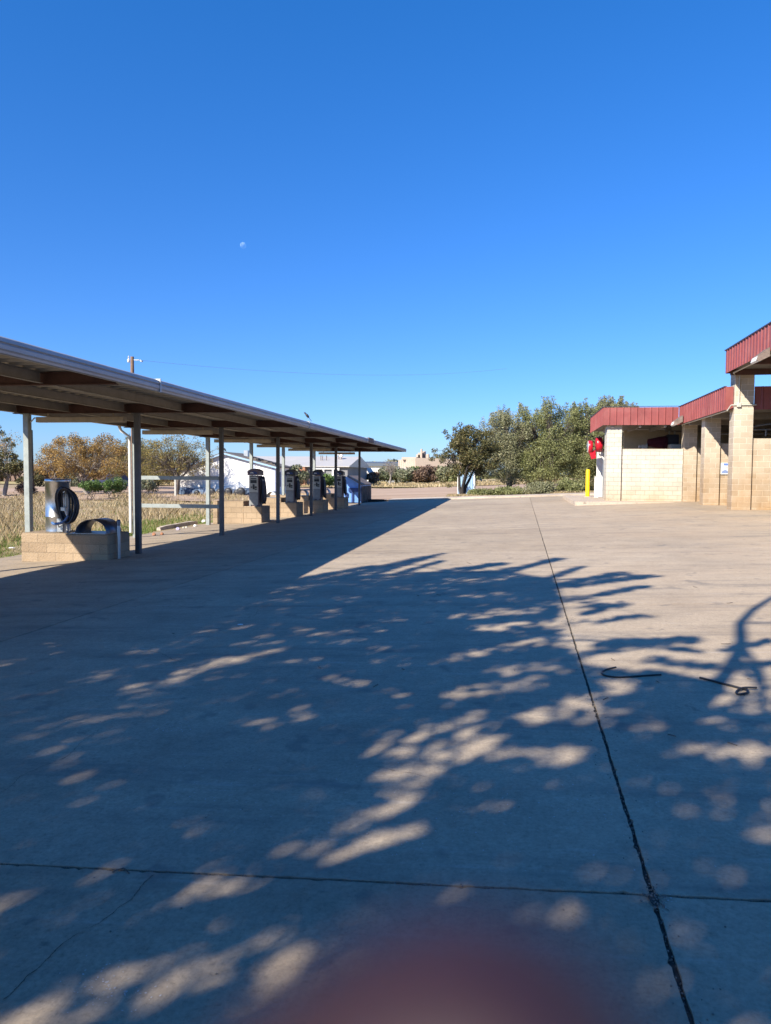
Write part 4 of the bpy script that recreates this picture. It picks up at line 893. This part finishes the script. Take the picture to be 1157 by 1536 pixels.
mb=MB(); mb.tube([(X_at(340,Y),Y-.05,zr-.3),(X_at(408,Y)-1.2,Y-.05,zer-.9),(X_at(396,Y),Y-.05,.3)],.02,5); rel(mb,'slack_cable',M['greypanel'],e)
for k,(px,w_) in enumerate(((417,.5),(421,.4))):
    mb=MB(); mb.box(xr+.002,xr+.04,Y+.8+k*2,Y+1.7+k*2,.2,1.6); rel(mb,'side_window',M['darkblue'],e)
mb=MB(); x0=X_at(264,61); x1=X_at(302,61); z=Z_at(744,61,280); mb.bev(x0,x1,61,61.12,z-.1,z+.02,.01); mb.box(x0,x0+.1,61,61.1,-.6,z-.1); mb.box(x1-.15,x1-.05,61,61.1,-.6,z-.1)
tag(mb.build('plank_rail',M['white']),'white plank rail low in the dry grass before the white house','rail')
mb=MB(); x0=X_at(261.5,60); mb.bev(x0,x0+.14,60,60.14,-.6,Z_at(717,60,262),.01); tag(mb.build('fence_post',M['offwhite']),'pale wooden post at left end of the white plank rail','post')
# tarped goods and junk along the gable foot
e=empty('tarp_pile',(X_at(300,64.6),64.6,-.6),0,'blue tarpaulin over a long low pile at the white gable foot','tarp pile')
r=random.Random(4); V=[]; K=60
for i in range(K):
    x=X_at(268,64.6)+(X_at(384,64.6)-X_at(268,64.6))*i/(K-1); hh=.62+.07*math.sin(i*.4)+.1*r.random()
    V+=[(x,64.0+r.uniform(-.05,.05),-.62),(x,64.05+r.uniform(-.08,.08),-.62+hh*.7),(x,64.35,-.62+hh),(x,65.2,-.62+hh*.95),(x,65.5,-.62)]
mb=MB(); mb.add(V,[(i*5+k,i*5+k+1,(i+1)*5+k+1,(i+1)*5+k) for i in range(K-1) for k in range(4)]+[(0,1,2,3,4),tuple((K-1)*5+k for k in (4,3,2,1,0))]); rel(mb,'tarpaulin',plain('faded_blue_tarp',(.09,.13,.20),.5,0,.6,1.2),e)
mb=MB()
for px,w_,h_ in ((330,.9,.65),(343,.8,.75),(356,.9,.6),(362,.5,.8),(296,.5,.5),(318,.6,.7)):
    x=X_at(px,63.4); mb.lathe((x,63.2,-.62+h_*.5),[(h_*.2,0),(h_*.5,.02),(h_*.52,.2),(h_*.2,.22)],16,'y')
rel(mb,'stacked_tyre',M['black'],e)
# large pale roofed hall
Y=112; e=empty('metal_hall',(X_at(430,Y),Y,-.6),0,'long hall with wide pale metal roof behind the vending machines','hall')
xl,xr=X_at(300,Y),X_at(521.5,Y); zt_,ze=Z_at(684.5,Y+9,420),Z_at(699,Y,440)
mb=MB(); mb.prism([(Y-.6,ze),(Y+9,zt_),(Y+18,ze),(Y+18,ze-.1),(Y-.6,ze-.12)],'x',xl,xr+.4); rel(mb,'roof',M['palemetal'],e)
mb=MB(); mb.box(xl,xr,Y,Y+17,-.7,ze-.13); rel(mb,'wall',plain('grey_wall',(.20,.20,.205),.8,0,.1,.3),e)
mb=MB(); 
for a,b,t,bt in ((470,485,702,714),(500,508,702,712),(424,428,700,712)): mb.box(X_at(a,Y),X_at(b,Y),Y-.05,Y-.002,Z_at(bt,Y,a),Z_at(t,Y,a))
rel(mb,'dark_bay',M['glass'],e)
mb=MB(); mb.box(X_at(428,Y-1),X_at(458,Y-1),Y-1.2,Y-.06,-.6,Z_at(701,Y,440)); rel(mb,'brick_annex',M['brickred'],e)
mb=MB()
for px in (469.5,486,500,508.5): mb.box(X_at(px,Y)-.12,X_at(px,Y)+.12,Y-.3,Y-.06,-.6,ze-.15)
mb.box(X_at(468,Y),X_at(510,Y),Y-.35,Y-.301,ze-.5,ze-.15); rel(mb,'white_frame',M['white'],e)
mb=MB(); 
for px in (484,490,481.5): mb.cyl((X_at(px,Y+5),Y+5,zt_-1.2),.06,1.3,8)
rel(mb,'roof_pipe',M['rust'],e)
Y=84; e=empty('low_outbuilding',(X_at(428,Y),Y,-.6),0,'low outbuilding with dark sagging roof right of the white house','outbuilding')
mb=MB(); mb.box(X_at(414,Y),X_at(430,Y),Y,Y+6,-.7,1.5); rel(mb,'wall',M['housewhite'],e)
mb=MB(); mb.prism([(X_at(411,Y),1.45),(X_at(432,Y),1.45),(X_at(433,Y),1.6),(X_at(422,Y),2.3),(X_at(411,Y),2.35)],'y',Y-.5,Y+6.3); rel(mb,'roof',M['shingle'],e)
# white low warehouses
def ware(lb,pxl,pxr,pt,pb,Y,wm,rm,roofh,seed,name='warehouse'):
    e=empty(name,(X_at((pxl+pxr)/2,Y),Y,-.6),0,lb,'warehouse'); xl,xr=X_at(pxl,Y),X_at(pxr,Y); zt_=Z_at(pt,Y,(pxl+pxr)/2)
    mb=MB(); ribbed(mb,(xl,Y,-.8),(1,0,0),(0,-1,0),(0,0,1),xr-xl,zt_+.8-roofh,1.6,.2,.08,.1); mb.box(xl,xr,Y+.12,Y+25,-.8,zt_-roofh-.02); rel(mb,'wall',wm,e)
    mb=MB(); mb.prism([(Y-.8,zt_-roofh),(Y-.8,zt_-.05),(Y+12,zt_+.6),(Y+26,zt_),(Y+26,zt_-roofh)],'x',xl-.6,xr+.6); rel(mb,'roof',rm,e)
    mb=MB(); 
    for k in range(3):
        x=xl+(xr-xl)*(k+.6)/3.6; mb.box(x-1.2,x+1.2,Y-.14,Y-.1,-.7,1.8)
    rel(mb,'door',M['greypanel'],e); return e
ware('long low white warehouse with dark roof edge beyond the canopy end',523,600,694.5,712,205,M['housewhite'],plain('slate_roof',(.09,.11,.14),.7),.9,1)
Y=180; e=empty('tan_factory',(X_at(640,Y),Y,-.6),0,'tan ribbed factory block with rooftop units beyond the shrub row','factory')
xl,xc,xr=X_at(597.5,Y),X_at(623.5,Y-10),X_at(720,Y-4); z1=Z_at(690,Y,600); z2=Z_at(686.5,Y-10,623)
mb=MB(); mb.add([(xl,Y,-.8),(xc,Y-10,-.8),(xr,Y-4,-.8),(xr,Y+20,-.8),(xl,Y+20,-.8),(xl,Y,z1),(xc,Y-10,z2),(xr,Y-4,z2-.4),(xr,Y+20,z2),(xl,Y+20,z1)],[(4,3,2,1,0),(5,6,7,8,9),(0,1,6,5),(1,2,7,6),(2,3,8,7),(3,4,9,8),(4,0,5,9)]); rel(mb,'wall',M['beige'],e)
mb=MB()
a=Vector((xl,Y-.05,0)); b=Vector((xc,Y-10.05,0))
for k in range(9):
    p=a.lerp(b,(k+.5)/9); mb.box(p.x-.12,p.x+.12,p.y-.25,p.y,-.7,z1+(z2-z1)*(k+.5)/9-.2)
rel(mb,'wall_rib',plain('tan_rib',(.48,.39,.31),.7),e)
mb=MB(); mb.bar((xc,Y-10.1,Z_at(701,Y-10,624)),(xr,Y-4.1,Z_at(701,Y-10,624)),.2,.5); rel(mb,'base_band',plain('brick_band',(.45,.27,.19),.7),e)
mb=MB(); mb.box(xl+1.5,xc+1,Y-5,Y+6,z1+.01,z1+.6)
for px,h_,w_ in ((632,1.3,1.5),(636,1.7,.8),(628,.9,1),(640,1.0,1.2)): x=X_at(px,Y-4); mb.bev(x-w_/2,x+w_/2,Y-5,Y-3,z2-.3,z2+h_,.08)
mb.cyl((X_at(633.5,Y-4),Y-6,z2),.25,2.2,10); rel(mb,'rooftop_unit',M['beige'],e)
ware('low cream shed between the white warehouse and shrub row',583,622,704,716,168,plain('cream_wall',(.6,.54,.42),.7),M['palemetal'],.25,2,'cream_shed')
mb=MB(); e=empty('small_white_house',(X_at(549,140),140,-.6),0,'tiny white gabled house right behind the last canopy post','house')
xl,xr=X_at(543.5,140),X_at(553.5,140); mb.prism([(xl,-.6),(xr,-.6),(xr,1.5),((xl+xr)/2,Z_at(702.5,140,549)),(xl,1.6)],'y',140,146); rel(mb,'wall',M['housewhite'],e)
mb=MB(); slab(((xl+xr)/2,Z_at(702.5,140,549)),(xr+.2,1.4),.1,139.8,146.2); slab((xl-.2,1.5),((xl+xr)/2,Z_at(702.5,140,549)),.1,139.8,146.2); rel(mb,'roof',M['greypanel'],e)
# parked pickup far off
def pickup(px,Y,label,colr,flip=1,name='parked_truck',cat='truck'):
    x=X_at(px,Y); z=-.55; e=empty(name,(x,Y,z),0,label,cat,'vehicles far off'); f=flip*(.6 if Y>150 else 1)
    m=plain('car_paint_'+str(px),colr,.3,.2,.1)
    mb=MB(); mb.prism([(x-2.5*f,z+.45),(x+2.5*f,z+.45),(x+2.5*f,z+1.0),(x+1.3*f,z+1.12),(x+.8*f,z+1.75),(x-.5*f,z+1.75),(x-.7*f,z+1.15),(x-2.5*f,z+1.1)],'y',Y-.9,Y+.9); rel(mb,'body',m,e)
    mb=MB(); mb.prism([(x+1.15*f,z+1.15),(x+.75*f,z+1.65),(x-.4*f,z+1.65),(x-.55*f,z+1.18)],'y',Y-.93,Y-.905); rel(mb,'window',M['glass'],e)
    for dx in (-1.6,1.5):
        mb=MB(); mb.lathe((x+dx*f,Y-.95,z+.36),[(.1,0),(.36,.0),(.38,.05),(.38,.2),(.2,.22)],18,'y'); wv=rel(mb,'wheel',M['black'],e)
pickup(563.5,190,'dark pickup truck parked far behind the last canopy post',(.03,.04,.07))
pickup(64,200,'white vehicle parked low behind the steel drum',(.75,.75,.75),-1,'parked_van','van')
pickup(173,78,'dark vehicle parked beneath the autumn trees',(.04,.045,.09),1)
# tiny notice in the yard
mb=MB(); q=at(164,727,58); mb.bev(q.x-.28,q.x+.28,57.95,58,q.z-.35,q.z+.35,.01); mb.box(q.x-.03,q.x+.03,57.98,58.03,-.65,q.z-.35); tag(mb.build('yard_sign',M['offwhite']),'small pale board standing under the amber tree','sign')
mb=MB(); q=at(70,720,76); 
# poles
def pole(lb,px,ytop,Y,r,arm,mat='polewood'):
    x=X_at(px,Y); zt_=Z_at(ytop,Y,px); e=empty('utility_pole',(x,Y,-.6),0,lb,'utility pole','wooden utility poles')
    mb=MB(); mb.tube([(x,Y,-.7),(x,Y,(zt_-.6)/2),(x,Y,zt_)],[r,r*.88,r*.75],12); rel(mb,'shaft',M[mat],e)
    if arm:
        mb=MB(); mb.lathe((x-.22,Y-.1,zt_-.42),[(.05,0),(.09,.03),(.09,.22),(.03,.26),(.03,.36),(.06,.37),(.01,.48)],10); rel(mb,'insulator',M['white'],e)
        mb=MB(); mb.bar((x,Y,zt_-.22),(x+.68,Y,zt_-.26),.05); mb.bev(x+.25,x+.55,Y-.06,Y+.06,zt_-.27,zt_-.20,.02); mb.bev(x+.64,x+.78,Y-.1,Y+.1,zt_-.38,zt_-.28,.02); rel(mb,'service_arm',M['galv'],e)
    return Vector((x+.7,Y,zt_-.27))
p0=pole('tall brown utility pole behind the railed canopy posts, top above roof',200.5,535,48.7,.165,True)
pole('thin dark utility pole behind the nearest rear post',49,645,62,.12,False,'darkbark')
def span(lb,a,b,sag,r=.012):
    mb=MB(); pts=[a.lerp(b,k/40)-Vector((0,0,sag*4*(k/40)*(1-k/40))) for k in range(41)]; mb.tube(pts,r,5); tag(mb.build('overhead_wire',M['greypanel']),lb,'wire')
b=at(1000,560,120); span('thin overhead wire running right from the tall brown pole',p0,Vector((at(760,553,90))),.9,.008)
for i,(px,lb) in enumerate(((508.5,'white globe lamp post, left of the pair above the last vending machine'),(512.2,'white globe lamp post, right of the pair above last vending machine'))):
    Y=118; x=X_at(px,Y); e=empty('lamp_post',(x,Y,-.6),0,lb,'lamp post','far lamp posts'); zt_=Z_at(680+i*2.5,Y,px)
    mb=MB(); mb.tube([(x,Y,-.7),(x,Y,zt_-.4)],[.11,.07],8); rel(mb,'pole',M['polewood'],e)
    mb=MB(); mb.lathe((x,Y,zt_-.42),[(.1,0),(.3,.1),(.34,.35),(.2,.55),(.02,.6)],12); rel(mb,'lamp_head',M['white'],e)
# ------------------------------------------------------------------ birds, moon
def bird(lb,pos,s,face):
    e=empty('bird',pos,face,lb,'bird','small dark birds'); mb=MB()
    mb.lathe((0,0,0),[(.001,-.085),(.018,-.07),(.034,-.03),(.038,.01),(.03,.05),(.02,.075),(.024,.095),(.02,.115),(.006,.13),(.001,.148)],12,'x')
    mb.box(-.19,-.075,-.016,.016,-.014,-.004)
    body=mb.build('body',M['black'],e); body.scale=(s,s,s); body.rotation_euler=(0,-R(48),0); body.location=(0,0,.10*s)
    mb=MB(); mb.tube([(0,.012*s,.07*s),(.005*s,.012*s,0)],.004*s,5); mb.tube([(0,-.012*s,.07*s),(.005*s,-.012*s,0)],.004*s,5); mb.build('leg',M['greypanel'],e)
bird('small dark bird perched on the canopy gutter edge',(-5.60,20.9,3.09),1.05,PI)
bird('dark bird perched on the peak of the white gable',(X_at(337.5,66),66,Z_at(680,66,338)+.14),2.3,PI)
md=ray(365,368).normalized(); MD=2600; mp=Vector((0,0,CAMZ))+md*MD
m,nt,b=nt_mat('moon_surface'); nt.nodes.remove(b); df=nt.nodes.new('ShaderNodeBsdfDiffuse'); tr_=nt.nodes.new('ShaderNodeBsdfTransparent'); ad=nt.nodes.new('ShaderNodeAddShader')
tc=nt.nodes.new('ShaderNodeTexCoord'); nt.links.new(ramp(nt,noise(nt,tc.outputs['Object'],.11,3),[(.42,(.06,.07,.055)),(.6,(.125,.14,.105))]),df.inputs['Color'])
nt.links.new(df.outputs[0],ad.inputs[0]); nt.links.new(tr_.outputs[0],ad.inputs[1]); ge=nt.nodes.new('ShaderNodeNewGeometry'); mx=nt.nodes.new('ShaderNodeMixShader')
nt.links.new(ge.outputs['Backfacing'],mx.inputs[0]); nt.links.new(ad.outputs[0],mx.inputs[1]); nt.links.new(tr_.outputs[0],mx.inputs[2]); nt.links.new(mx.outputs[0],nt.nodes['Material Output'].inputs['Surface'])
mb=MB(); rr=4.3/F*MD; mb.lathe((0,0,0),[(max(.01,rr*math.sin(PI*k/16)),-rr*math.cos(PI*k/16)) for k in range(17)],32); o=mb.build('moon',m,None,mp); tag(o,'pale gibbous daytime moon in the blue sky above the canopy','moon')
# ------------------------------------------------------------------ shade tree behind the camera: its crown shades the concrete
import json
LIT=[(-3.25,4.99,-3.1,5.38,0.1,1),(-3.09,5.38,-2.73,6.0,0.1,0.7),(-3.25,6.25,-3.11,6.52,0.15,0.9),(-3.15,6.75,-2.92,6.94,0.13,0.9),(-2.84,6.97,-2.64,7.3,0.11,1),(-2.42,6.33,-2.17,6.67,0.15,1),(-2.54,5.26,-1.9,6.34,0.15,1),(-2.46,5.58,-2.27,5.85,0.18,1),(-2.59,5.04,-2.21,5.41,0.15,0.9),(-1.91,4.95,-1.81,5.21,0.07,1),(-2.56,4.35,-2.26,4.54,0.11,0.8),(-2.62,4.47,-2.54,4.61,0.08,0.8),(-2.87,3.92,-2.69,4.26,0.11,0.6),(-3.1,4.29,-3.02,4.41,0.07,0.6),(-1.41,4.09,-1.26,4.25,0.07,0.5),(-1.92,7.0,-1.8,7.09,0.12,1),(-1.67,6.9,-1.27,7.18,0.18,1),(-1.78,5.77,-1.69,5.86,0.08,0.6),(-1.57,5.82,-1.46,5.95,0.1,0.9),(-2.52,7.16,-2.32,7.29,0.14,0.8),(-3.18,9.55,-2.65,10.12,0.28,1),(-3.18,8.65,-2.73,8.88,0.21,0.8),(-1.7,3.21,-1.63,3.34,0.05,0.6),(-1.79,2.89,-1.65,3.16,0.06,0.6),(-1.55,2.67,-1.46,2.9,0.05,0.55),(-0.89,2.62,-0.85,2.78,0.05,0.9),(-1.06,2.4,-0.93,2.58,0.07,1),(-1.15,2.29,-1.1,2.46,0.05,0.9),(-0.93,2.35,-0.86,2.56,0.05,0.9),(-0.63,2.1,-0.49,2.39,0.05,0.8),(-0.98,1.96,-0.9,2.18,0.05,0.8),(-0.81,2.05,-0.75,2.19,0.05,0.7),(-1.26,1.79,-1.09,1.99,0.07,1),(-1.35,1.76,-1.31,1.88,0.05,0.8),(-1.63,2.14,-1.58,2.23,0.05,0.5),(-0.97,1.83,-0.95,1.95,0.05,0.5),(-1.15,2.61,-1.01,2.77,0.05,0.5),(-0.61,2.73,-0.5,2.92,0.05,1),(-0.53,2.82,-0.28,3.04,0.08,1),(-0.61,3.01,-0.38,3.33,0.07,1),(-0.45,3.43,-0.01,4.14,0.1,1),(-0.6,3.54,-0.36,3.77,0.09,0.8),(-0.31,4.02,-0.03,4.31,0.09,1),(-0.47,3.32,-0.17,3.57,0.07,0.7),(-0.43,4.12,-0.09,4.53,0.1,1),(-0.59,3.81,-0.15,4.0,0.09,0.9),(-0.17,3.84,-0.01,4.11,0.06,0.9),(-0.25,4.94,0.3,5.32,0.18,0.9),(0.12,4.41,0.26,4.54,0.08,0.9),(0.31,4.55,0.53,4.69,0.15,1),(0.06,5.57,0.32,5.69,0.16,0.9),(0.14,6.35,0.67,6.64,0.24,0.9),(-0.48,5.82,-0.14,6.18,0.14,0.7),(-0.33,7.72,0.34,8.04,0.24,1),(-0.16,7.14,0.66,7.45,0.18,1),(-0.97,6.24,-0.76,6.42,0.15,0.8),(-1.2,5.72,-1.01,6.01,0.13,0.8),(-1.15,5.11,-0.94,5.28,0.15,0.9),(-0.01,3.85,0.16,3.92,0.09,0.8),(0.15,3.83,0.39,3.89,0.16,0.9),(0.01,3.25,0.16,3.28,0.11,0.8),(0.28,3.45,0.39,3.5,0.11,0.5),(0.99,4.0,1.21,4.04,0.12,0.8),(1.22,3.88,1.64,4.19,0.14,0.9),(0.84,2.89,0.95,2.95,0.08,0.4),(0.62,2.07,0.71,2.26,0.05,0.7),(0.41,2.06,0.51,2.16,0.05,0.7),(1.07,3.15,1.23,3.26,0.07,0.5),(0.64,4.44,0.84,4.6,0.12,0.8),(0.59,4.88,0.94,5.17,0.13,1),(0.87,4.34,1.04,4.43,0.13,0.8),(1.31,4.84,1.47,4.89,0.14,0.9),(1.15,4.43,1.29,4.46,0.14,0.8),(0.91,5.66,1.08,5.69,0.15,0.8),(0.73,5.25,0.92,5.29,0.12,0.9),(1.62,5.5,1.87,5.63,0.18,1),(1.51,4.76,1.9,4.98,0.22,1),(-1.82,10.58,-1.11,11.41,0.28,0.9),(-1.3,9.66,-0.43,10.33,0.26,0.9),(-0.25,10.45,0.52,10.93,0.29,0.8),(-0.46,9.01,-0.05,9.25,0.18,0.7),(-2.15,8.61,-1.52,8.82,0.19,0.3),(-0.83,8.55,0.42,8.73,0.13,0.4),(0.79,8.49,1.18,8.69,0.3,1),(0.61,7.19,1.05,7.69,0.18,1),(0.74,6.61,1.06,6.89,0.17,1),(0.83,6.01,1.29,6.24,0.15,0.9),(-3.31,4.0,-3.18,4.26,0.14,0.5),(-0.14,2.99,-0.03,3.32,0.05,0.5),(1.15,3.55,1.36,3.68,0.08,0.4)]
FR=[(-3.04,10.55,-2.11,12.21,0.22),(-2.48,10.78,-1.32,13.51,0.2),(-1.93,11.18,-1.1,14.17,0.11),(-1.52,11.29,-1.01,12.83,0.11),(-1.08,11.09,-0.02,12.31,0.23),(-0.45,10.6,0.3,11.74,0.17),(-0.06,10.99,1.05,12.94,0.16),(0.38,9.77,1.31,11.79,0.1),(0.46,9.48,1.77,10.95,0.18),(0.9,9.73,2.1,10.64,0.17),(0.71,8.49,1.81,9.67,0.12),(0.69,7.35,1.45,7.68,0.12),(0.68,6.61,1.63,6.56,0.13),(0.61,6.01,1.69,6.67,0.11),(0.89,6.48,1.55,6.25,0.1),(1.25,5.91,1.57,5.72,0.12),(0.94,7.87,1.37,8.46,0.08),(0.58,8.72,1.15,8.47,0.34),(1.84,6.25,2.33,6.62,0.06),(1.82,5.92,1.82,5.2,0.06),(1.88,5.73,2.34,6.04,0.06)]
POLY=[(-12.96,11.73),(-3.04,10.55),(-1.93,11.18),(-1.11,11.41),(0.04,11.44),(0.78,10.49),(0.75,8.49),(0.59,7.35),(0.61,6.48),(0.61,5.9),(0.79,5.7),(1.19,5.61),(1.47,5.36),(1.55,5.04),(2.31,4.93),(0.76,1.54),(-1.46,1.27)]
rng=np.random.default_rng(99)
def segd(P,a,b):
    a=np.array(a); b=np.array(b); d=b-a; L=(d*d).sum(); t=np.clip(((P-a)@d)/max(L,1e-6),0,1); q=a+t[:,None]*d; return np.linalg.norm(P-q,axis=1)
def inpoly(P,poly):
    x,y=P[:,0],P[:,1]; ins=np.zeros(len(P),bool); n=len(poly)
    for i in range(n):
        x1,y1=poly[i]; x2,y2=poly[(i+1)%n]
        c=((y1>y)!=(y2>y)); xi=(x2-x1)*(y-y1)/((y2-y1) if y2!=y1 else 1e-9)+x1; ins^=(c&(x<xi))
    return ins
def lift(P,rng):
    zlo=np.maximum(4.3,(.74*P[:,1]+2.0)/1.78+.35); z=zlo+rng.uniform(0,1,len(P))*2.2+.5*np.sin(P[:,0]*2)+.25
    g=.042*np.clip(P[:,0],-14,8); h=z-g
    return np.stack([P[:,0]-.8*h,P[:,1]-1.2*h,z],1)
n=290000
P=np.stack([rng.uniform(-7.5,4.2,n),rng.uniform(-4,14.5,n)],1)
prob=np.where(inpoly(P,POLY),1.,0.)
prob=np.where((P[:,1]<1.6+.4*np.sin(P[:,0]*2.3))&(P[:,0]>-7)&(P[:,0]<2.9+.5*np.sin(P[:,1]*1.9)),.5,prob)
rim=3.0+.5*np.sin(P[:,1]*1.9)+.3*np.sin(P[:,1]*4.7+1)+.18*np.sin(P[:,1]*11)
prob=np.where((P[:,1]<4.9)&(P[:,1]>-3)&(P[:,0]>.7)&(P[:,0]<rim),np.maximum(prob,.9),prob)
prob=np.where(P[:,0]<-5.6,prob*.5,prob)
fr=np.zeros(n)
for x0,y0,x1,y1,wd in FR:
    d=segd(P,(x0,y0),(x1,y1)); fr=np.maximum(fr,np.clip(1.25-d/(wd*.9),0,1))
# ragged edge of the crown
edge_n=np.sin(P[:,0]*5.1+np.sin(P[:,1]*3.7)*1.7)*np.sin(P[:,1]*2.9+P[:,0]*1.3)
prob=np.maximum(prob,fr*.9)
for x0,y0,x1,y1,wd,s in LIT:
    d=segd(P,(x0,y0),(x1,y1)); wq=(wd*1.5 if y0<2.75 else wd)*(1+.35*np.sin(P[:,0]*31+y0)*np.sin(P[:,1]*27+x0*3)); k=np.clip((d-wq*LW)/(wd*.35+.02),0,1); s2=s*(.60 if (x0<-1.0 and y0>1.95) else .97)*(.88+.35*np.sin(P[:,0]*26+np.sin(P[:,1]*17)*2)*np.sin(P[:,1]*15+P[:,0]*9)); prob=prob*(1-np.clip(s2,0,1)*(1-k))
prob*=np.where(edge_n>.62,.55,1)
keep=rng.uniform(0,1,n)<prob*LEAFK; P=P[keep]; C=lift(P,rng)
to=C-np.array([0,0,CAMZ]); sd_=np.array(SUN); pd=to-(to@sd_)[:,None]*sd_; C=C[np.linalg.norm(pd,axis=1)>.17]
st=empty('shade_tree',(-6.4,-4.4,gz(-6.4)),0,'spreading shade tree standing beside the lot on the near side','tree')
np_mesh('crown',leaf_quads(C,.122,.08,rng)-np.array(st.location),4,M['leafshade'],st)
tb=MB(); r=random.Random(12); b0=Vector((-6.4,-4.4,gz(-6.4))); hub=b0+Vector((.1,.3,3.1))
tb.tube([b0-Vector((0,0,.3)),b0+Vector((0,0,.3)),b0+Vector((.05,.1,1.6)),hub],[.36,.29,.24,.21],12)
idx=rng.choice(len(C),110); mains=[]
for k in range(7):
    c=Vector(C[rng.integers(len(C))]); q=hub.lerp(c,.6)+Vector((0,0,.5)); pts=[hub,hub.lerp(q,.5)+Vector((r.uniform(-.3,.3),r.uniform(-.3,.3),.4)),q,c]; tb.tube(pts,[.12,.07,.04,.02],8); mains.append(pts)
for i in idx:
    c=Vector(C[i]); best=min((p for m_ in mains for p in m_[1:]),key=lambda p:(p-c).length)
    tb.tube([best,best.lerp(c,.5)+Vector((r.uniform(-.2,.2),r.uniform(-.2,.2),r.uniform(-.1,.2))),c],[.03,.02,.008],5,False)
def up(p,h): 
    k=h-p[2]; return Vector((p[0]-.8*k,p[1]-1.2*k,h))
LIMB=[(3.6,9.6,.14),(3.12,8.82,.13),(2.63,8.01,.11),(2.3,7.33,.10),(2.09,6.62,.09),(1.87,6.03,.08),(1.61,5.45,.07),(1.37,4.96,.06),(1.13,4.49,.05),(.6,3.6,.03)]
H=[6.0,5.9,5.75,5.65,5.5,5.4,5.3,5.2,5.1,5.0]
tb.tube([up(p,h) for p,h in zip(LIMB,H)],[.03,.038,.045,.05,.055,.06,.065,.07,.075,.08],7)
tb.tube([up((2.08,6.62,.09),5.5),up((1.97,6.0,.08),5.5),up((1.89,5.54,.08),5.4),up((1.6,4.6,.05),5.3)],[.03,.03,.035,.035],6)
tb.tube([up((2.3,7.33,.1),5.65),up((2.6,7.35,.1),5.8),up((2.95,7.6,.1),5.9)],[.025,.02,.01],5)
tb.tube([up((.6,3.6,.03),5.0),Vector((-5.2,-3.4,4.2)),hub],[.06,.07,.1],7)
for x0,y0,x1,y1,wd in FR:
    h=max(4.5,(.74*max(y0,y1)+2.0)/1.78+.7); a=up((x0,y0,gz(x0)),h); b=up((x1,y1,gz(x1)),h); c=a.lerp(b,.5)+Vector((r.uniform(-.1,.1),r.uniform(-.1,.1),0)); tb.tube([a,c,b],[.022,.014,.005],5)
inv=Matrix.Translation(-Vector(st.location)); o=tb.build('trunk',M['bark'],st); o.data.transform(inv)
# ------------------------------------------------------------------ the photographer's fingertip just under the lens
def camp(a,b,d): return Vector((0,0,CAMZ))+FW*d+RT*(a*d/F)+UP*(b*d/F)
D0=.0185
m,nt,b=nt_mat('skin'); v=coords(nt); c=ramp(nt,noise(nt,v,260,4),[(.3,(.015,.0045,.009)),(.7,(.025,.0085,.015))]); nt.links.new(c,b.inputs['Base Color'])
b.inputs['Roughness'].default_value=.55; b.inputs['Subsurface Weight'].default_value=.25; b.inputs['Subsurface Radius'].default_value=(.004,.0015,.0008); b.inputs['Subsurface Scale'].default_value=.6
mb=MB()
tip=camp(*FTIP,D0); back=[camp(a,b_,D0+dd) for a,b_,dd in FPTS]
pts=[tip]+back
prof_=[]
# dense resample with knuckle swelling
Q=[]
for i in range(len(pts)-1):
    for k in range(8):
        t=k/8; p0=pts[max(i-1,0)];p1=pts[i];p2=pts[i+1];p3=pts[min(i+2,len(pts)-1)]
        Q.append(.5*((2*p1)+(-p0+p2)*t+(2*p0-5*p1+4*p2-p3)*t*t+(-p0+3*p1-3*p2+p3)*t**3))
Q.append(pts[-1]); s=0; rad=[]
for i,q in enumerate(Q):
    if i: s+=(q-Q[i-1]).length
    rr=.0058*math.sqrt(max(.02,1-(1-min(1,s/.007))**2)); rr+=.0011*min(1,s/.03)+.0007*math.exp(-((s-.026)/.006)**2)
    rad.append(rr)
mb.tube(Q,rad,28); fo=mb.build('fingertip',m); tag(fo,'out of focus dark pink fingertip covering the bottom edge of the view','finger')
